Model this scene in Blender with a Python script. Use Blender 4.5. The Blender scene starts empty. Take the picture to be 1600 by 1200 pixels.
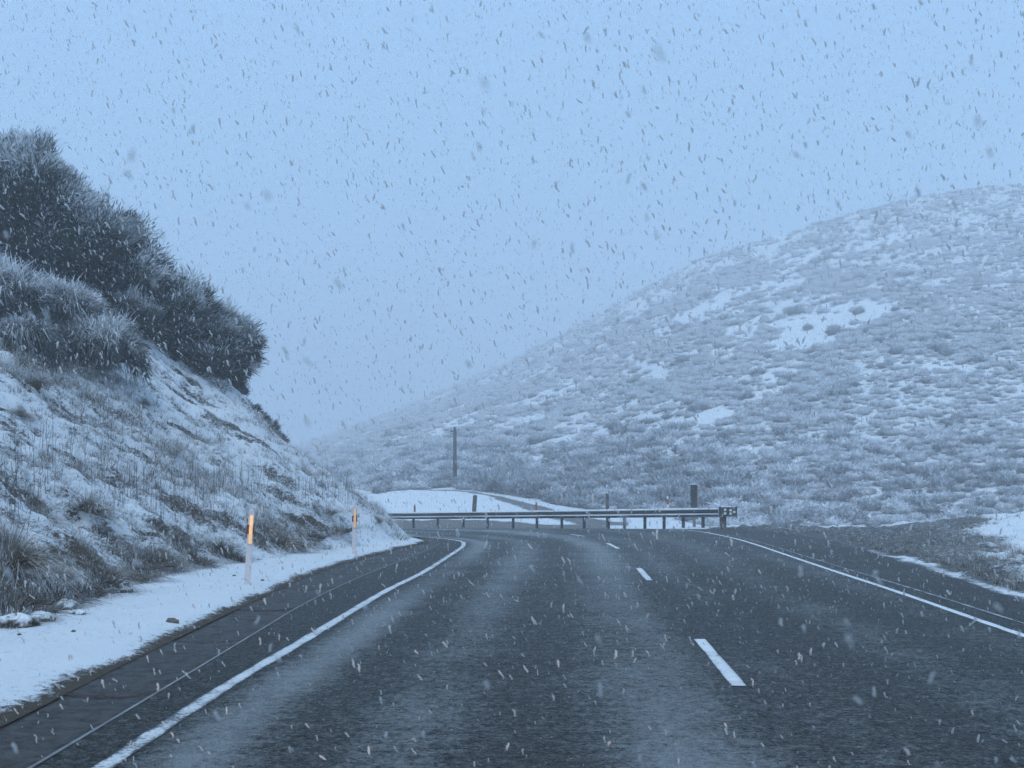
import bpy, math, random
import numpy as np
from mathutils import Vector

# ------------------------------------------------------------------ camera, sky, light, exposure
scene = bpy.context.scene
FPX = 1880.0            # focal length in photograph pixels
CAM_H = 1.4
cam_data = bpy.data.cameras.new('camera')
cam = bpy.data.objects.new('camera', cam_data)
scene.collection.objects.link(cam)
cam.location = (0.0, 0.0, CAM_H)
cam.rotation_euler = (math.radians(90), 0, 0)
cam_data.sensor_width = 36.0
cam_data.lens = 36.0 * FPX / 1600.0
cam_data.shift_y = 166.0 / 1600.0
cam_data.clip_start = 0.05
cam_data.clip_end = 3000.0
cam_data.dof.use_dof = True
cam_data.dof.focus_distance = 30.0
cam_data.dof.aperture_fstop = 12.0
scene.camera = cam

SUN_EL, SUN_ROT = math.radians(58), math.radians(205)
world = bpy.data.worlds.new('World')
scene.world = world
world.use_nodes = True
wn = world.node_tree
bg = wn.nodes['Background']
sky = wn.nodes.new('ShaderNodeTexSky')
sky.sky_type = 'NISHITA'
sky.sun_disc = False
sky.sun_elevation = SUN_EL
sky.sun_rotation = SUN_ROT
sky.dust_density = 3.0
mixw = wn.nodes.new('ShaderNodeMix')
mixw.data_type = 'RGBA'
mixw.inputs[0].default_value = 0.92            # a closed layer of snow cloud over the clear sky
wn.links.new(sky.outputs[0], mixw.inputs[6])
mixw.inputs[7].default_value = (4.2, 7.3, 11.4, 1)
wn.links.new(mixw.outputs[2], bg.inputs[0])
bg.inputs[1].default_value = 0.1

sun_data = bpy.data.lights.new('sun', 'SUN')
sun = bpy.data.objects.new('sun', sun_data)
scene.collection.objects.link(sun)
sun_data.energy = 1.1
sun_data.angle = math.radians(40)
sun_data.color = (0.95, 1.0, 0.97)
sd = Vector((math.sin(SUN_ROT) * math.cos(SUN_EL), math.cos(SUN_ROT) * math.cos(SUN_EL), math.sin(SUN_EL)))
sun.rotation_euler = sd.to_track_quat('Z', 'Y').to_euler()

scene.view_settings.view_transform = 'Standard'
scene.view_settings.look = 'None'
scene.view_settings.gamma = 1.0
scene.view_settings.exposure = 0.0
scene.view_settings.use_curve_mapping = False
scene.cycles.volume_bounces = 1
scene.cycles.max_bounces = 3
scene.cycles.use_denoising = True
scene.cycles.denoising_prefilter = 'FAST'
scene.cycles.use_adaptive_sampling = True
scene.cycles.adaptive_threshold = 0.02
scene.cycles.adaptive_min_samples = 12

# headlamps of the car the photograph is taken from: their light comes back from the road markers
for hx in (-0.95, 0.45):
    ld = bpy.data.lights.new('headlamp', 'SPOT')
    lo = bpy.data.objects.new('headlamp', ld)
    scene.collection.objects.link(lo)
    lo.location = (hx, 0.75, 0.72)
    lo.rotation_euler = (math.radians(88), 0, math.radians(3))
    ld.energy = 115.0
    ld.color = (1.0, 0.68, 0.42)
    ld.spot_size = math.radians(62)
    ld.spot_blend = 0.9
    ld.shadow_soft_size = 0.06

# ------------------------------------------------------------------ helpers
C = scene.collection
rng = np.random.default_rng(7)

def tag(o, label=None, cat=None, group=None, kind=None):
    if label: o['label'] = label
    if cat: o['category'] = cat
    if group: o['group'] = group
    if kind: o['kind'] = kind
    return o

def np_mesh(name, verts, faces, attrs=None, smooth=False):
    """faces: (M,3) or (M,4) array. attrs: name -> (domain, 1d array)"""
    verts = np.asarray(verts, dtype=np.float32).reshape(-1, 3)
    faces = np.asarray(faces, dtype=np.int32)
    me = bpy.data.meshes.new(name)
    me.vertices.add(len(verts))
    me.vertices.foreach_set('co', verts.ravel())
    if len(faces):
        k = faces.shape[1]
        me.loops.add(faces.size)
        me.loops.foreach_set('vertex_index', faces.ravel())
        me.polygons.add(len(faces))
        me.polygons.foreach_set('loop_start', np.arange(0, faces.size, k, dtype=np.int32))
        me.polygons.foreach_set('loop_total', np.full(len(faces), k, dtype=np.int32))
        if smooth:
            me.polygons.foreach_set('use_smooth', np.ones(len(faces), dtype=bool))
    for an, (dom, arr) in (attrs or {}).items():
        a = me.attributes.new(an, 'FLOAT', dom)
        a.data.foreach_set('value', np.asarray(arr, dtype=np.float32).ravel())
    me.update(calc_edges=True)
    me.validate()
    return me

def obj(name, me, mat=None, parent=None, loc=(0, 0, 0), rotz=0.0):
    o = bpy.data.objects.new(name, me)
    C.objects.link(o)
    if mat is not None and me is not None and len(me.materials) == 0:
        me.materials.append(mat)
    o.location = loc
    o.rotation_euler = (0, 0, rotz)
    if parent is not None:
        o.parent = parent
    return o

def empty(name, loc, rotz=0.0):
    o = bpy.data.objects.new(name, None)
    C.objects.link(o)
    o.location = loc
    o.rotation_euler = (0, 0, rotz)
    return o

class MB:
    """small mesh collector (quads and n-gons)"""
    def __init__(s): s.v, s.f = [], []
    def add(s, vs, fs):
        b = len(s.v); s.v += [tuple(v) for v in vs]; s.f += [tuple(i + b for i in f) for f in fs]
    def box(s, c, d, rz=0.0, top=(1, 1), lean=(0, 0)):
        x, y, z = d[0] / 2, d[1] / 2, d[2] / 2
        cs, sn = math.cos(rz), math.sin(rz)
        vs = []
        for zz, k in ((-z, (1, 1)), (z, top)):
            for xx, yy in ((-x, -y), (x, -y), (x, y), (-x, y)):
                a, b = xx * k[0], yy * k[1]
                if zz > 0: a += lean[0]; b += lean[1]
                vs.append((c[0] + a * cs - b * sn, c[1] + a * sn + b * cs, c[2] + zz))
        s.add(vs, [(3, 2, 1, 0), (4, 5, 6, 7), (0, 1, 5, 4), (1, 2, 6, 5), (2, 3, 7, 6), (3, 0, 4, 7)])
    def tube(s, pts, rads, n=10, jit=0.0, seed=0):
        r = random.Random(seed)
        rings = []
        for p, ra in zip(pts, rads):
            rings.append([(p[0] + math.cos(2 * math.pi * i / n) * ra * (1 + r.uniform(-jit, jit)),
                           p[1] + math.sin(2 * math.pi * i / n) * ra * (1 + r.uniform(-jit, jit)), p[2]) for i in range(n)])
        vs = [v for ring in rings for v in ring]
        fs = []
        for k in range(len(rings) - 1):
            for i in range(n):
                j = (i + 1) % n
                fs.append((k * n + i, k * n + j, (k + 1) * n + j, (k + 1) * n + i))
        fs.append(tuple(reversed(range(n))))
        fs.append(tuple(range((len(rings) - 1) * n, len(rings) * n)))
        s.add(vs, fs)
    def disc(s, c, r, th, n=14):
        """short cylinder facing -y"""
        a = [(c[0] + math.cos(2 * math.pi * i / n) * r, c[1], c[2] + math.sin(2 * math.pi * i / n) * r) for i in range(n)]
        b = [(v[0], v[1] + th, v[2]) for v in a]
        fs = [tuple(range(n)), tuple(reversed(range(n, 2 * n)))]
        fs += [(i, i + n, (i + 1) % n + n, (i + 1) % n) for i in range(n)]
        s.add(a + b, fs)
    def mesh(s, name, smooth=False, bevel=0.0):
        me = bpy.data.meshes.new(name)
        me.from_pydata(s.v, [], s.f)
        if bevel:
            import bmesh
            bm = bmesh.new(); bm.from_mesh(me)
            bmesh.ops.bevel(bm, geom=bm.edges[:], offset=bevel, segments=2, affect='EDGES', clamp_overlap=True)
            bm.to_mesh(me); bm.free()
        if smooth:
            for p in me.polygons: p.use_smooth = True
        me.update()
        return me

# value noise, vectorised
_perm = np.random.default_rng(11).permutation(512).astype(np.int64)
_val = np.random.default_rng(12).uniform(-1, 1, 512)
def vnoise(x, y, seed=0):
    x = np.asarray(x, float); y = np.asarray(y, float)
    xi = np.floor(x).astype(np.int64); yi = np.floor(y).astype(np.int64)
    fx = x - xi; fy = y - yi
    fx = fx * fx * fx * (fx * (fx * 6 - 15) + 10); fy = fy * fy * fy * (fy * (fy * 6 - 15) + 10)
    def h(a, b): return _val[(_perm[(_perm[(a + seed * 131) & 511] + b) & 511])]
    return (h(xi, yi) * (1 - fx) + h(xi + 1, yi) * fx) * (1 - fy) + (h(xi, yi + 1) * (1 - fx) + h(xi + 1, yi + 1) * fx) * fy
def fbm(x, y, octv=4, seed=0, gain=0.5):
    s = 0.0; a = 1.0; t = 0.0
    for i in range(octv):
        s = s + a * vnoise(x * 2 ** i + 17.3 * i, y * 2 ** i - 9.1 * i, seed + i); t += a; a *= gain
    return s / t
def sstep(a, b, x):
    t = np.clip((np.asarray(x, float) - a) / (b - a), 0, 1)
    return t * t * (3 - 2 * t)

def catmull(pts, n):
    P = np.array(pts, float)
    P = np.vstack([2 * P[0] - P[1], P, 2 * P[-1] - P[-2]])
    out = []
    for i in range(1, len(P) - 2):
        t = np.linspace(0, 1, n, endpoint=False)[:, None]
        p0, p1, p2, p3 = P[i - 1], P[i], P[i + 1], P[i + 2]
        out.append(0.5 * ((2 * p1) + (-p0 + p2) * t + (2 * p0 - 5 * p1 + 4 * p2 - p3) * t ** 2 + (-p0 + 3 * p1 - 3 * p2 + p3) * t ** 3))
    out.append(P[-2][None])
    return np.vstack(out)

def resample(P, step):
    seg = np.hypot(*np.diff(P[:, :2], axis=0).T)
    s = np.concatenate([[0], np.cumsum(seg)])
    t = np.arange(0, s[-1], step)
    return np.stack([np.interp(t, s, P[:, k]) for k in range(P.shape[1])], 1)

def normals2(P):
    d = np.gradient(P[:, :2], axis=0)
    d /= np.linalg.norm(d, axis=1)[:, None] + 1e-9
    return np.stack([d[:, 1], -d[:, 0]], 1)           # to the right of travel

def grid_faces(nr, nc):
    i = np.arange(nr - 1)[:, None] * nc + np.arange(nc - 1)[None, :]
    i = i.ravel()
    return np.stack([i, i + 1, i + nc + 1, i + nc], 1)

# ------------------------------------------------------------------ materials
def new_mat(name):
    m = bpy.data.materials.new(name); m.use_nodes = True
    nt = m.node_tree
    return m, nt, nt.nodes['Principled BSDF']
def N(nt, kind, **kw):
    n = nt.nodes.new(kind)
    for k, v in kw.items(): setattr(n, k, v)
    return n
def noise(nt, scale, detail=4, rough=0.6, vec=None):
    n = N(nt, 'ShaderNodeTexNoise')
    n.inputs['Scale'].default_value = scale; n.inputs['Detail'].default_value = detail; n.inputs['Roughness'].default_value = rough
    if vec is not None: nt.links.new(vec, n.inputs['Vector'])
    return n
def ramp(nt, fac, stops):
    r = N(nt, 'ShaderNodeValToRGB')
    e = r.color_ramp.elements
    while len(e) < len(stops): e.new(0.5)
    for el, (p, c) in zip(e, stops):
        el.position = p; el.color = (c[0], c[1], c[2], 1) if len(c) == 3 else c
    nt.links.new(fac, r.inputs[0])
    return r
def mixc(nt, fac, a, b):
    m = N(nt, 'ShaderNodeMix', data_type='RGBA')
    for sock, v in ((m.inputs[0], fac), (m.inputs[6], a), (m.inputs[7], b)):
        if hasattr(v, 'is_linked') or isinstance(v, bpy.types.NodeSocket): nt.links.new(v, sock)
        elif isinstance(v, (int, float)): sock.default_value = v
        else: sock.default_value = (*v, 1)
    return m.outputs[2]
def math_(nt, op, a, b=None, clamp=False):
    m = N(nt, 'ShaderNodeMath', operation=op, use_clamp=clamp)
    for s, v in zip(m.inputs, (a, b)):
        if v is None: continue
        if isinstance(v, bpy.types.NodeSocket): nt.links.new(v, s)
        else: s.default_value = v
    return m.outputs[0]
def attr(nt, name):
    a = N(nt, 'ShaderNodeAttribute'); a.attribute_name = name
    return a.outputs['Fac']
def objco(nt):
    return N(nt, 'ShaderNodeTexCoord').outputs['Object']
def bump(nt, bsdf, h, strength, dist):
    b = N(nt, 'ShaderNodeBump'); b.inputs['Strength'].default_value = strength; b.inputs['Distance'].default_value = dist
    nt.links.new(h, b.inputs['Height']); nt.links.new(b.outputs[0], bsdf.inputs['Normal'])
    return b

SNOW = (0.80, 0.83, 0.86)

def mat_plain(name, col, rough=0.6, metal=0.0, var=0.25, scale=12.0, bumpd=0.0):
    m, nt, b = new_mat(name)
    n = noise(nt, scale, 5, 0.65, objco(nt))
    lo = tuple(c * (1 - var) for c in col); hi = tuple(min(1, c * (1 + var)) for c in col)
    r = ramp(nt, n.outputs[0], [(0.3, lo), (0.7, hi)])
    nt.links.new(r.outputs[0], b.inputs['Base Color'])
    b.inputs['Roughness'].default_value = rough; b.inputs['Metallic'].default_value = metal
    if bumpd: bump(nt, b, n.outputs[0], 0.6, bumpd)
    return m

def mat_snowground(name, soil_a, soil_b, fine=14.0, amp=0.9, nscale=(1, 1, 1), snow=SNOW, soil_rough=0.85):
    """ground whose own snow cover is the per-vertex attribute 'snow', broken up by noise"""
    m, nt, b = new_mat(name)
    co = objco(nt)
    mp = N(nt, 'ShaderNodeMapping'); mp.inputs['Scale'].default_value = nscale
    nt.links.new(co, mp.inputs['Vector'])
    n1 = noise(nt, fine, 6, 0.7, mp.outputs[0])
    n2 = noise(nt, fine * 6, 3, 0.6, co)
    n3 = noise(nt, 1.3, 3, 0.5, co)
    s = math_(nt, 'ADD', attr(nt, 'snow'), math_(nt, 'MULTIPLY', math_(nt, 'SUBTRACT', n1.outputs[0], 0.5), amp))
    s = math_(nt, 'ADD', s, math_(nt, 'MULTIPLY', math_(nt, 'SUBTRACT', n2.outputs[0], 0.5), amp * 0.7))
    f = ramp(nt, s, [(0.40, (0, 0, 0)), (0.62, (1, 1, 1))])
    soil = ramp(nt, n2.outputs[0], [(0.3, soil_a), (0.7, soil_b)])
    sn = mixc(nt, n3.outputs[0], tuple(c * 0.9 for c in snow), snow)
    col = mixc(nt, f.outputs[0], soil.outputs[0], sn)
    nt.links.new(col, b.inputs['Base Color'])
    rr = N(nt, 'ShaderNodeMapRange'); nt.links.new(f.outputs[0], rr.inputs[0])
    rr.inputs[3].default_value = soil_rough; rr.inputs[4].default_value = 0.75
    nt.links.new(rr.outputs[0], b.inputs['Roughness'])
    h = math_(nt, 'ADD', math_(nt, 'MULTIPLY', f.outputs[0], 0.5), n2.outputs[0])
    bump(nt, b, h, 0.7, 0.02)
    return m

M = {}
M['bank'] = mat_snowground('bank_snow_and_turf', (0.013, 0.010, 0.006), (0.085, 0.055, 0.027), 15.0, 1.5, (1.0, 0.7, 1.3))
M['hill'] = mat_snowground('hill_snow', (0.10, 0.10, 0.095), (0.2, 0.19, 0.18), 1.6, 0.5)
M['shoulder'] = mat_snowground('gravel_and_snow', (0.010, 0.011, 0.010), (0.10, 0.092, 0.078), 9.0, 1.5, (0.8, 1, 1), soil_rough=0.6)

def mat_frosted(name, dark, mid, snow=(0.74, 0.78, 0.82), rough=0.8, scale=3.0):
    """plant: own colour mixed with rime by the face attribute 'frost'"""
    m, nt, b = new_mat(name)
    info = N(nt, 'ShaderNodeObjectInfo')
    n = noise(nt, scale, 2, 0.5, objco(nt))
    c = ramp(nt, n.outputs[0], [(0.35, dark), (0.65, mid)])
    col = mixc(nt, attr(nt, 'frost'), c.outputs[0], snow)
    nt.links.new(col, b.inputs['Base Color'])
    b.inputs['Roughness'].default_value = rough
    b.inputs['Specular IOR Level'].default_value = 0.2
    return m
M['broom'] = mat_frosted('broom_twigs', (0.003, 0.006, 0.004), (0.034, 0.042, 0.024), (.78, .82, .85))
M['greybush'] = mat_frosted('grey_shrub_twigs', (0.01, 0.014, 0.013), (0.05, 0.058, 0.048), (.82, .85, .88))
M['tussock'] = mat_frosted('tussock_straw', (0.04, 0.034, 0.014), (0.22, 0.14, 0.06))
M['foot_tuft'] = mat_frosted('foot_tuft_straw', (0.012, 0.009, 0.005), (0.11, 0.066, 0.028), scale=9.0)
M['stalk'] = mat_frosted('dry_stalk', (0.06, 0.05, 0.05), (0.12, 0.095, 0.095))
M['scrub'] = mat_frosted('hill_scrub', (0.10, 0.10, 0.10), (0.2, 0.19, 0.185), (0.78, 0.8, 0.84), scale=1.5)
M['scrubdark'] = mat_frosted('foot_scrub', (0.05, 0.055, 0.05), (0.12, 0.11, 0.1), (0.7, 0.74, 0.8), scale=1.5)
M['stem'] = mat_plain('bark', (0.05, 0.042, 0.035), 0.9, 0, 0.4, 9)
M['paint'] = None
M['snowcap'] = mat_plain('settled_snow', SNOW, 0.75, 0, 0.05, 8, 0.01)
M['steel'] = mat_plain('galvanised_steel', (0.055, 0.06, 0.065), 0.45, 0.55, 0.3, 5)
M['darksteel'] = mat_plain('weathered_steel', (0.045, 0.047, 0.05), 0.6, 0.3, 0.3, 9)
M['wood'] = mat_plain('weathered_timber', (0.10, 0.085, 0.07), 0.85, 0, 0.4, 14, 0.01)
M['palewood'] = mat_plain('pale_timber', (0.24, 0.22, 0.2), 0.85, 0, 0.3, 14)
M['board'] = mat_plain('dark_board', (0.045, 0.05, 0.048), 0.6, 0, 0.5, 16)
M['plastic'] = mat_plain('white_plastic', (0.80, 0.72, 0.71), 0.5, 0, 0.12, 9)
M['band'] = mat_plain('dark_red_band', (0.20, 0.035, 0.025), 0.5, 0, 0.2, 20)
M['red'] = mat_plain('red_reflector', (0.32, 0.05, 0.045), 0.4, 0, 0.1, 20)
M['stone'] = mat_plain('stone', (0.13, 0.11, 0.09), 0.9, 0, 0.4, 20, 0.01)
M['reflector'] = mat_plain('amber_reflector', (1.0, 0.74, 0.42), 0.27, 1.0, 0.05, 60)
M['concrete'] = None

def mat_road():
    m, nt, b = new_mat('wet_chip_seal')
    co = objco(nt)
    chips = N(nt, 'ShaderNodeTexVoronoi'); chips.inputs['Scale'].default_value = 55; nt.links.new(co, chips.inputs['Vector'])
    n1 = noise(nt, 24, 6, 0.85, co)
    n2 = noise(nt, 0.9, 4, 0.6, co)
    n3 = noise(nt, 8, 6, 0.85, co)
    n4 = noise(nt, 110, 2, 0.6, co)
    mixn = math_(nt, 'ADD', math_(nt, 'MULTIPLY', n1.outputs[0], 0.5), math_(nt, 'MULTIPLY', n3.outputs[0], 0.5))
    a = ramp(nt, mixn, [(0.40, (0.008, 0.009, 0.008)), (0.5, (0.031, 0.033, 0.030)), (0.61, (0.12, 0.122, 0.112))])
    s = math_(nt, 'ADD', attr(nt, 'slush'), math_(nt, 'MULTIPLY', math_(nt, 'SUBTRACT', n1.outputs[0], 0.5), 1.5))
    s = math_(nt, 'ADD', s, math_(nt, 'MULTIPLY', math_(nt, 'SUBTRACT', n3.outputs[0], 0.5), 1.5))
    s = math_(nt, 'ADD', s, math_(nt, 'MULTIPLY', math_(nt, 'SUBTRACT', n2.outputs[0], 0.5), 0.6))
    s = math_(nt, 'ADD', s, math_(nt, 'MULTIPLY', math_(nt, 'SUBTRACT', n4.outputs[0], 0.5), 1.2))
    f = ramp(nt, s, [(0.18, (0, 0, 0)), (0.85, (0.8, 0.8, 0.8))])
    col = mixc(nt, f.outputs[0], a.outputs[0], (0.38, 0.41, 0.42))
    n5 = noise(nt, 38, 3, 0.6, co)
    grains = ramp(nt, n5.outputs[0], [(0.62, (0, 0, 0)), (0.72, (0.55, 0.55, 0.55))])   # loose snow grains lying on the seal
    col = mixc(nt, grains.outputs[0], col, (0.7, 0.73, 0.76))
    nt.links.new(col, b.inputs['Base Color'])
    rg = N(nt, 'ShaderNodeMapRange'); nt.links.new(n3.outputs[0], rg.inputs[0])
    rg.inputs[1].default_value = 0.3; rg.inputs[2].default_value = 0.7; rg.inputs[3].default_value = 0.36; rg.inputs[4].default_value = 0.75
    nt.links.new(rg.outputs[0], b.inputs['Roughness'])
    sp = N(nt, 'ShaderNodeMapRange'); nt.links.new(mixn, sp.inputs[0])
    sp.inputs[1].default_value = 0.43; sp.inputs[2].default_value = 0.60; sp.inputs[3].default_value = 0.02; sp.inputs[4].default_value = 0.55
    nt.links.new(sp.outputs[0], b.inputs['Specular IOR Level'])
    h = math_(nt, 'ADD', math_(nt, 'MULTIPLY', chips.outputs['Distance'], -0.6), mixn)
    bump(nt, b, h, 1.0, 0.05)
    return m
M['road'] = mat_road()

def mat_paint():
    m, nt, b = new_mat('road_paint')
    co = objco(nt)
    n1 = noise(nt, 34, 5, 0.75, co); n2 = noise(nt, 2.5, 3, 0.6, co)
    s = math_(nt, 'ADD', math_(nt, 'MULTIPLY', n1.outputs[0], 0.8), math_(nt, 'MULTIPLY', n2.outputs[0], 0.5))
    s = math_(nt, 'ADD', s, attr(nt, 'wear'))
    f = ramp(nt, s, [(0.42, (0.05, 0.055, 0.06)), (0.52, (0.55, 0.57, 0.58)), (0.75, (0.8, 0.81, 0.82))])
    nt.links.new(f.outputs[0], b.inputs['Base Color'])
    b.inputs['Roughness'].default_value = 0.55
    bump(nt, b, n1.outputs[0], 0.5, 0.006)
    return m
M['paint'] = mat_paint()

def mat_concrete():
    m, nt, b = new_mat('wet_concrete')
    co = objco(nt)
    n1 = noise(nt, 7, 8, 0.82, co); n2 = noise(nt, 45, 4, 0.7, co)
    a = ramp(nt, n1.outputs[0], [(0.32, (0.022, 0.021, 0.02)), (0.5, (0.045, 0.042, 0.04)), (0.68, (0.075, 0.072, 0.068))])
    c = mixc(nt, math_(nt, 'MULTIPLY', n2.outputs[0], 0.4), a.outputs[0], (0.08, 0.078, 0.075))
    nt.links.new(c, b.inputs['Base Color'])
    b.inputs['Roughness'].default_value = 0.6
    sp = N(nt, 'ShaderNodeMapRange'); nt.links.new(n1.outputs[0], sp.inputs[0])
    sp.inputs[1].default_value = 0.4; sp.inputs[2].default_value = 0.62; sp.inputs[3].default_value = 0.05; sp.inputs[4].default_value = 0.5
    nt.links.new(sp.outputs[0], b.inputs['Specular IOR Level'])
    bump(nt, b, n1.outputs[0], 0.8, 0.03)
    return m
M['concrete'] = mat_concrete()

# ------------------------------------------------------------------ plan of the place
def zroad(x, y):
    y = np.asarray(y, float) - 43.5
    return -0.030 * (np.log1p(np.exp(np.clip(y, -30, 30))) + np.maximum(y - 30, 0))

left_line = catmull([(-2.05, -6), (-2.06, 2), (-2.05, 7.9), (-1.94, 11.2), (-1.76, 16.5), (-1.52, 20.4), (-1.35, 25.3), (-1.25, 28.6),
                     (-1.24, 30.8), (-1.42, 33.0), (-2.2, 35.2), (-4, 38), (-8, 43), (-15, 50), (-24, 57)], 24)
right_line = catmull([(4.45, -6), (4.6, 2), (4.74, 7.5), (4.92, 11.5), (5.3, 16.5), (5.62, 21.5), (6.0, 27), (6.25, 30.6), (6.44, 34.4),
                      (6.46, 38.5), (6.28, 41.4), (5.6, 44.4), (3.2, 48.4), (-3.0, 55.6), (-12, 64)], 24)
centre_line = catmull([(1.4, -6), (1.5, 2), (1.62, 8.5), (1.76, 11.3), (2.1, 18.0), (2.28, 21.75), (2.5, 27), (2.55, 30), (2.48, 32.8),
                       (2.24, 36.2), (1.75, 38.6), (0.7, 41.2), (-2.0, 45.4), (-8.5, 52.3), (-17, 60)], 24)
snow_edge = catmull([(-3.02, -6), (-3.0, 4), (-3.02, 7.0), (-3.12, 9.8), (-3.25, 15.3), (-3.28, 20.7), (-2.9, 26.9), (-2.32, 32.0), (-2.45, 33.6),
                     (-3.2, 36), (-5.2, 39.4), (-9, 44), (-16, 51), (-26, 59)], 24)
channel_in = catmull([(-2.42, -6), (-2.42, 4), (-2.45, 8), (-2.52, 12), (-2.56, 15.3), (-2.45, 19.5), (-2.2, 24), (-1.98, 28), (-1.9, 31), (-2.02, 33.2),
                      (-2.75, 35.6), (-4.7, 38.9), (-8.5, 43.5), (-15.5, 50.5), (-25.5, 58.5)], 24)
toe_x = lambda y: np.interp(y, [-10, 5, 12, 15, 18.9, 22, 25.3, 29, 32, 34, 37], [-5.3, -5.1, -5.05, -5.3, -5.5, -5.1, -4.6, -3.75, -3.0, -2.9, -3.6])
sx_of_y = lambda y: np.interp(y, snow_edge[:, 1], snow_edge[:, 0])

def back_dist(x, y):
    """distance to the road side of the far end of the bank"""
    p0 = np.array([-2.6, 34.2]); d = np.array([-0.66, 0.75]); d /= np.linalg.norm(d)
    n = np.array([-d[1], -d[0] * -1.0]); n = np.array([-d[1], d[0]])
    return (x - p0[0]) * n[0] + (y - p0[1]) * n[1]

def zbank(x, y, detail=True):
    x = np.asarray(x, float); y = np.asarray(y, float)
    d = toe_x(y) - x
    wob = fbm(y * 0.35, x * 0.35, 3, 3)
    d = d + 0.45 * wob * sstep(0, 2, d)
    far = sstep(22, 33, y)
    near_p = np.interp(d, [-9, 0, .6, 2.2, 5.6, 9, 13, 20, 40], [0, 0, .42, 1.6, 4.15, 6.6, 8.2, 9.5, 10])
    far_p = np.interp(d, [-9, 0, .55, 1.6, 2.7, 3.7, 4.4, 5.4, 8, 20, 40], [0, 0, .6, 1.28, 2.0, 2.75, 3.5, 4.5, 6.0, 8.5, 9])
    z = near_p * (1 - far) + far_p * far
    b = np.maximum(back_dist(x, y), 0)
    zb = np.interp(b, [0, .4, 2, 6, 12, 30], [0, .4, 2.6, 7.5, 9, 10])
    k = 0.35
    h = np.clip(0.5 + 0.5 * (zb - z) / k, 0, 1)
    z2 = zb * (1 - h) + z * h - k * h * (1 - h)
    z = np.where(y > 30, np.maximum(z2, 0) * sstep(30, 33, y) + z * (1 - sstep(30, 33, y)), z)
    e = np.minimum(sx_of_y(y) - x, back_dist(x, y) + 4.0 * (y < 36))
    verge = 0.07 * sstep(-0.02, 0.35, sx_of_y(y) - x)
    if detail:
        on = sstep(0.0, 0.7, d)
        z = z + on * (0.20 * fbm((y - d) * .45, (y + d) * 1.0, 3, 21) + 0.13 * fbm((y - d) * .9, (y + d) * 3.2, 3, 31) + 0.10 * fbm(y * 5, d * 6, 2, 41))
        verge = verge + 0.02 * fbm(x * 2.2, y * 1.3, 3, 51) * sstep(0, .5, sx_of_y(y) - x)
    return np.maximum(z, -0.02) + verge + zroad(x, y)

def bank_hit(px, row, d0=6.0, d1=60.0):
    """where the line of sight of a photograph pixel meets the bank: used once to read positions off the photograph"""
    d = np.arange(d0, d1, 0.05)
    x = (px - 800) / FPX * d; z = CAM_H + (766 - row) / FPX * d
    hit = np.nonzero(zbank(x, d, False) >= z)[0]
    i = hit[0] if len(hit) else int(np.argmin(np.abs(zbank(x, d, False) - z)))
    return float(x[i]), float(d[i]), float(zbank(x[i], d[i]))

# hillside across the road
PXS = [-400, 300, 470, 500, 600, 700, 800, 900, 1000, 1100, 1200, 1300, 1400, 1500, 1600, 1750, 2400]
ROWR = [20, 45, 68, 82, 118, 160, 203, 255, 312, 362, 394, 424, 452, 470, 479, 486, 470]
RID = [480, 470, 455, 450, 430, 405, 372, 342, 314, 292, 273, 260, 250, 240, 232, 225, 210]
def px_of(x, y): return 800 + FPX * x / np.maximum(y, 1.0)
def hill_par(px):
    R = np.interp(px, PXS, RID)
    zr = CAM_H + np.interp(px, PXS, ROWR) * R / FPX
    F = np.interp(px, [-400, 470, 600, 830, 960, 1140, 1600, 2400], [130, 115, 82, 82, 78, 68, 66, 64])
    zf = np.interp(px, [-400, 470, 590, 640, 740, 830, 910, 1000, 1140, 1600, 2400], [2.5, 2.2, 1.2, 1.45, 1.35, 0.75, 0.1, -.1, -.9, -1, -1])
    S = np.interp(px, [-400, 470, 600, 830, 950, 1140, 1350, 1600, 2400], [70, 66, 62.5, 57.5, 53, 51, 47, 47, 47])
    z0 = np.interp(px, [-400, 470, 600, 830, 950, 1140, 1350, 2400], [-.8, -.7, -.55, -.4, -.3, -.25, -.9, -1.1])
    return R, zr, F, zf, S, z0
def zhill(x, y, detail=True):
    px = px_of(x, y)
    R, zr, F, zf, S, z0 = hill_par(px)
    t0 = np.clip((y - S) / (F - S), 0, 1)
    ease = 1 - (1 - t0) ** 1.7
    za = z0 + (zf - z0) * ease
    t = np.clip((y - F) / (R - F), 0, 1)
    w = t - 0.055 * np.sin(math.pi * t) * (1 - t) + 0.03 * np.sin(2 * math.pi * t)
    zb = zf + (zr - zf) * w
    z = np.where(y < F, za, zb)
    over = np.maximum(y - R, 0)
    z = z - over * 0.12 - np.minimum(over, 40) ** 2 * 0.006
    if detail:
        on = sstep(0, 0.12, t)
        z = z + on * (1.3 * fbm(x * .028, y * .022, 3, 61) * sstep(0.05, .3, t) * (1 - sstep(.75, 1, t)) + 0.45 * fbm(x * .16, y * .12, 3, 65)) + 0.06 * fbm(x * .7, y * .7, 2, 68)
    return z

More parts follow.
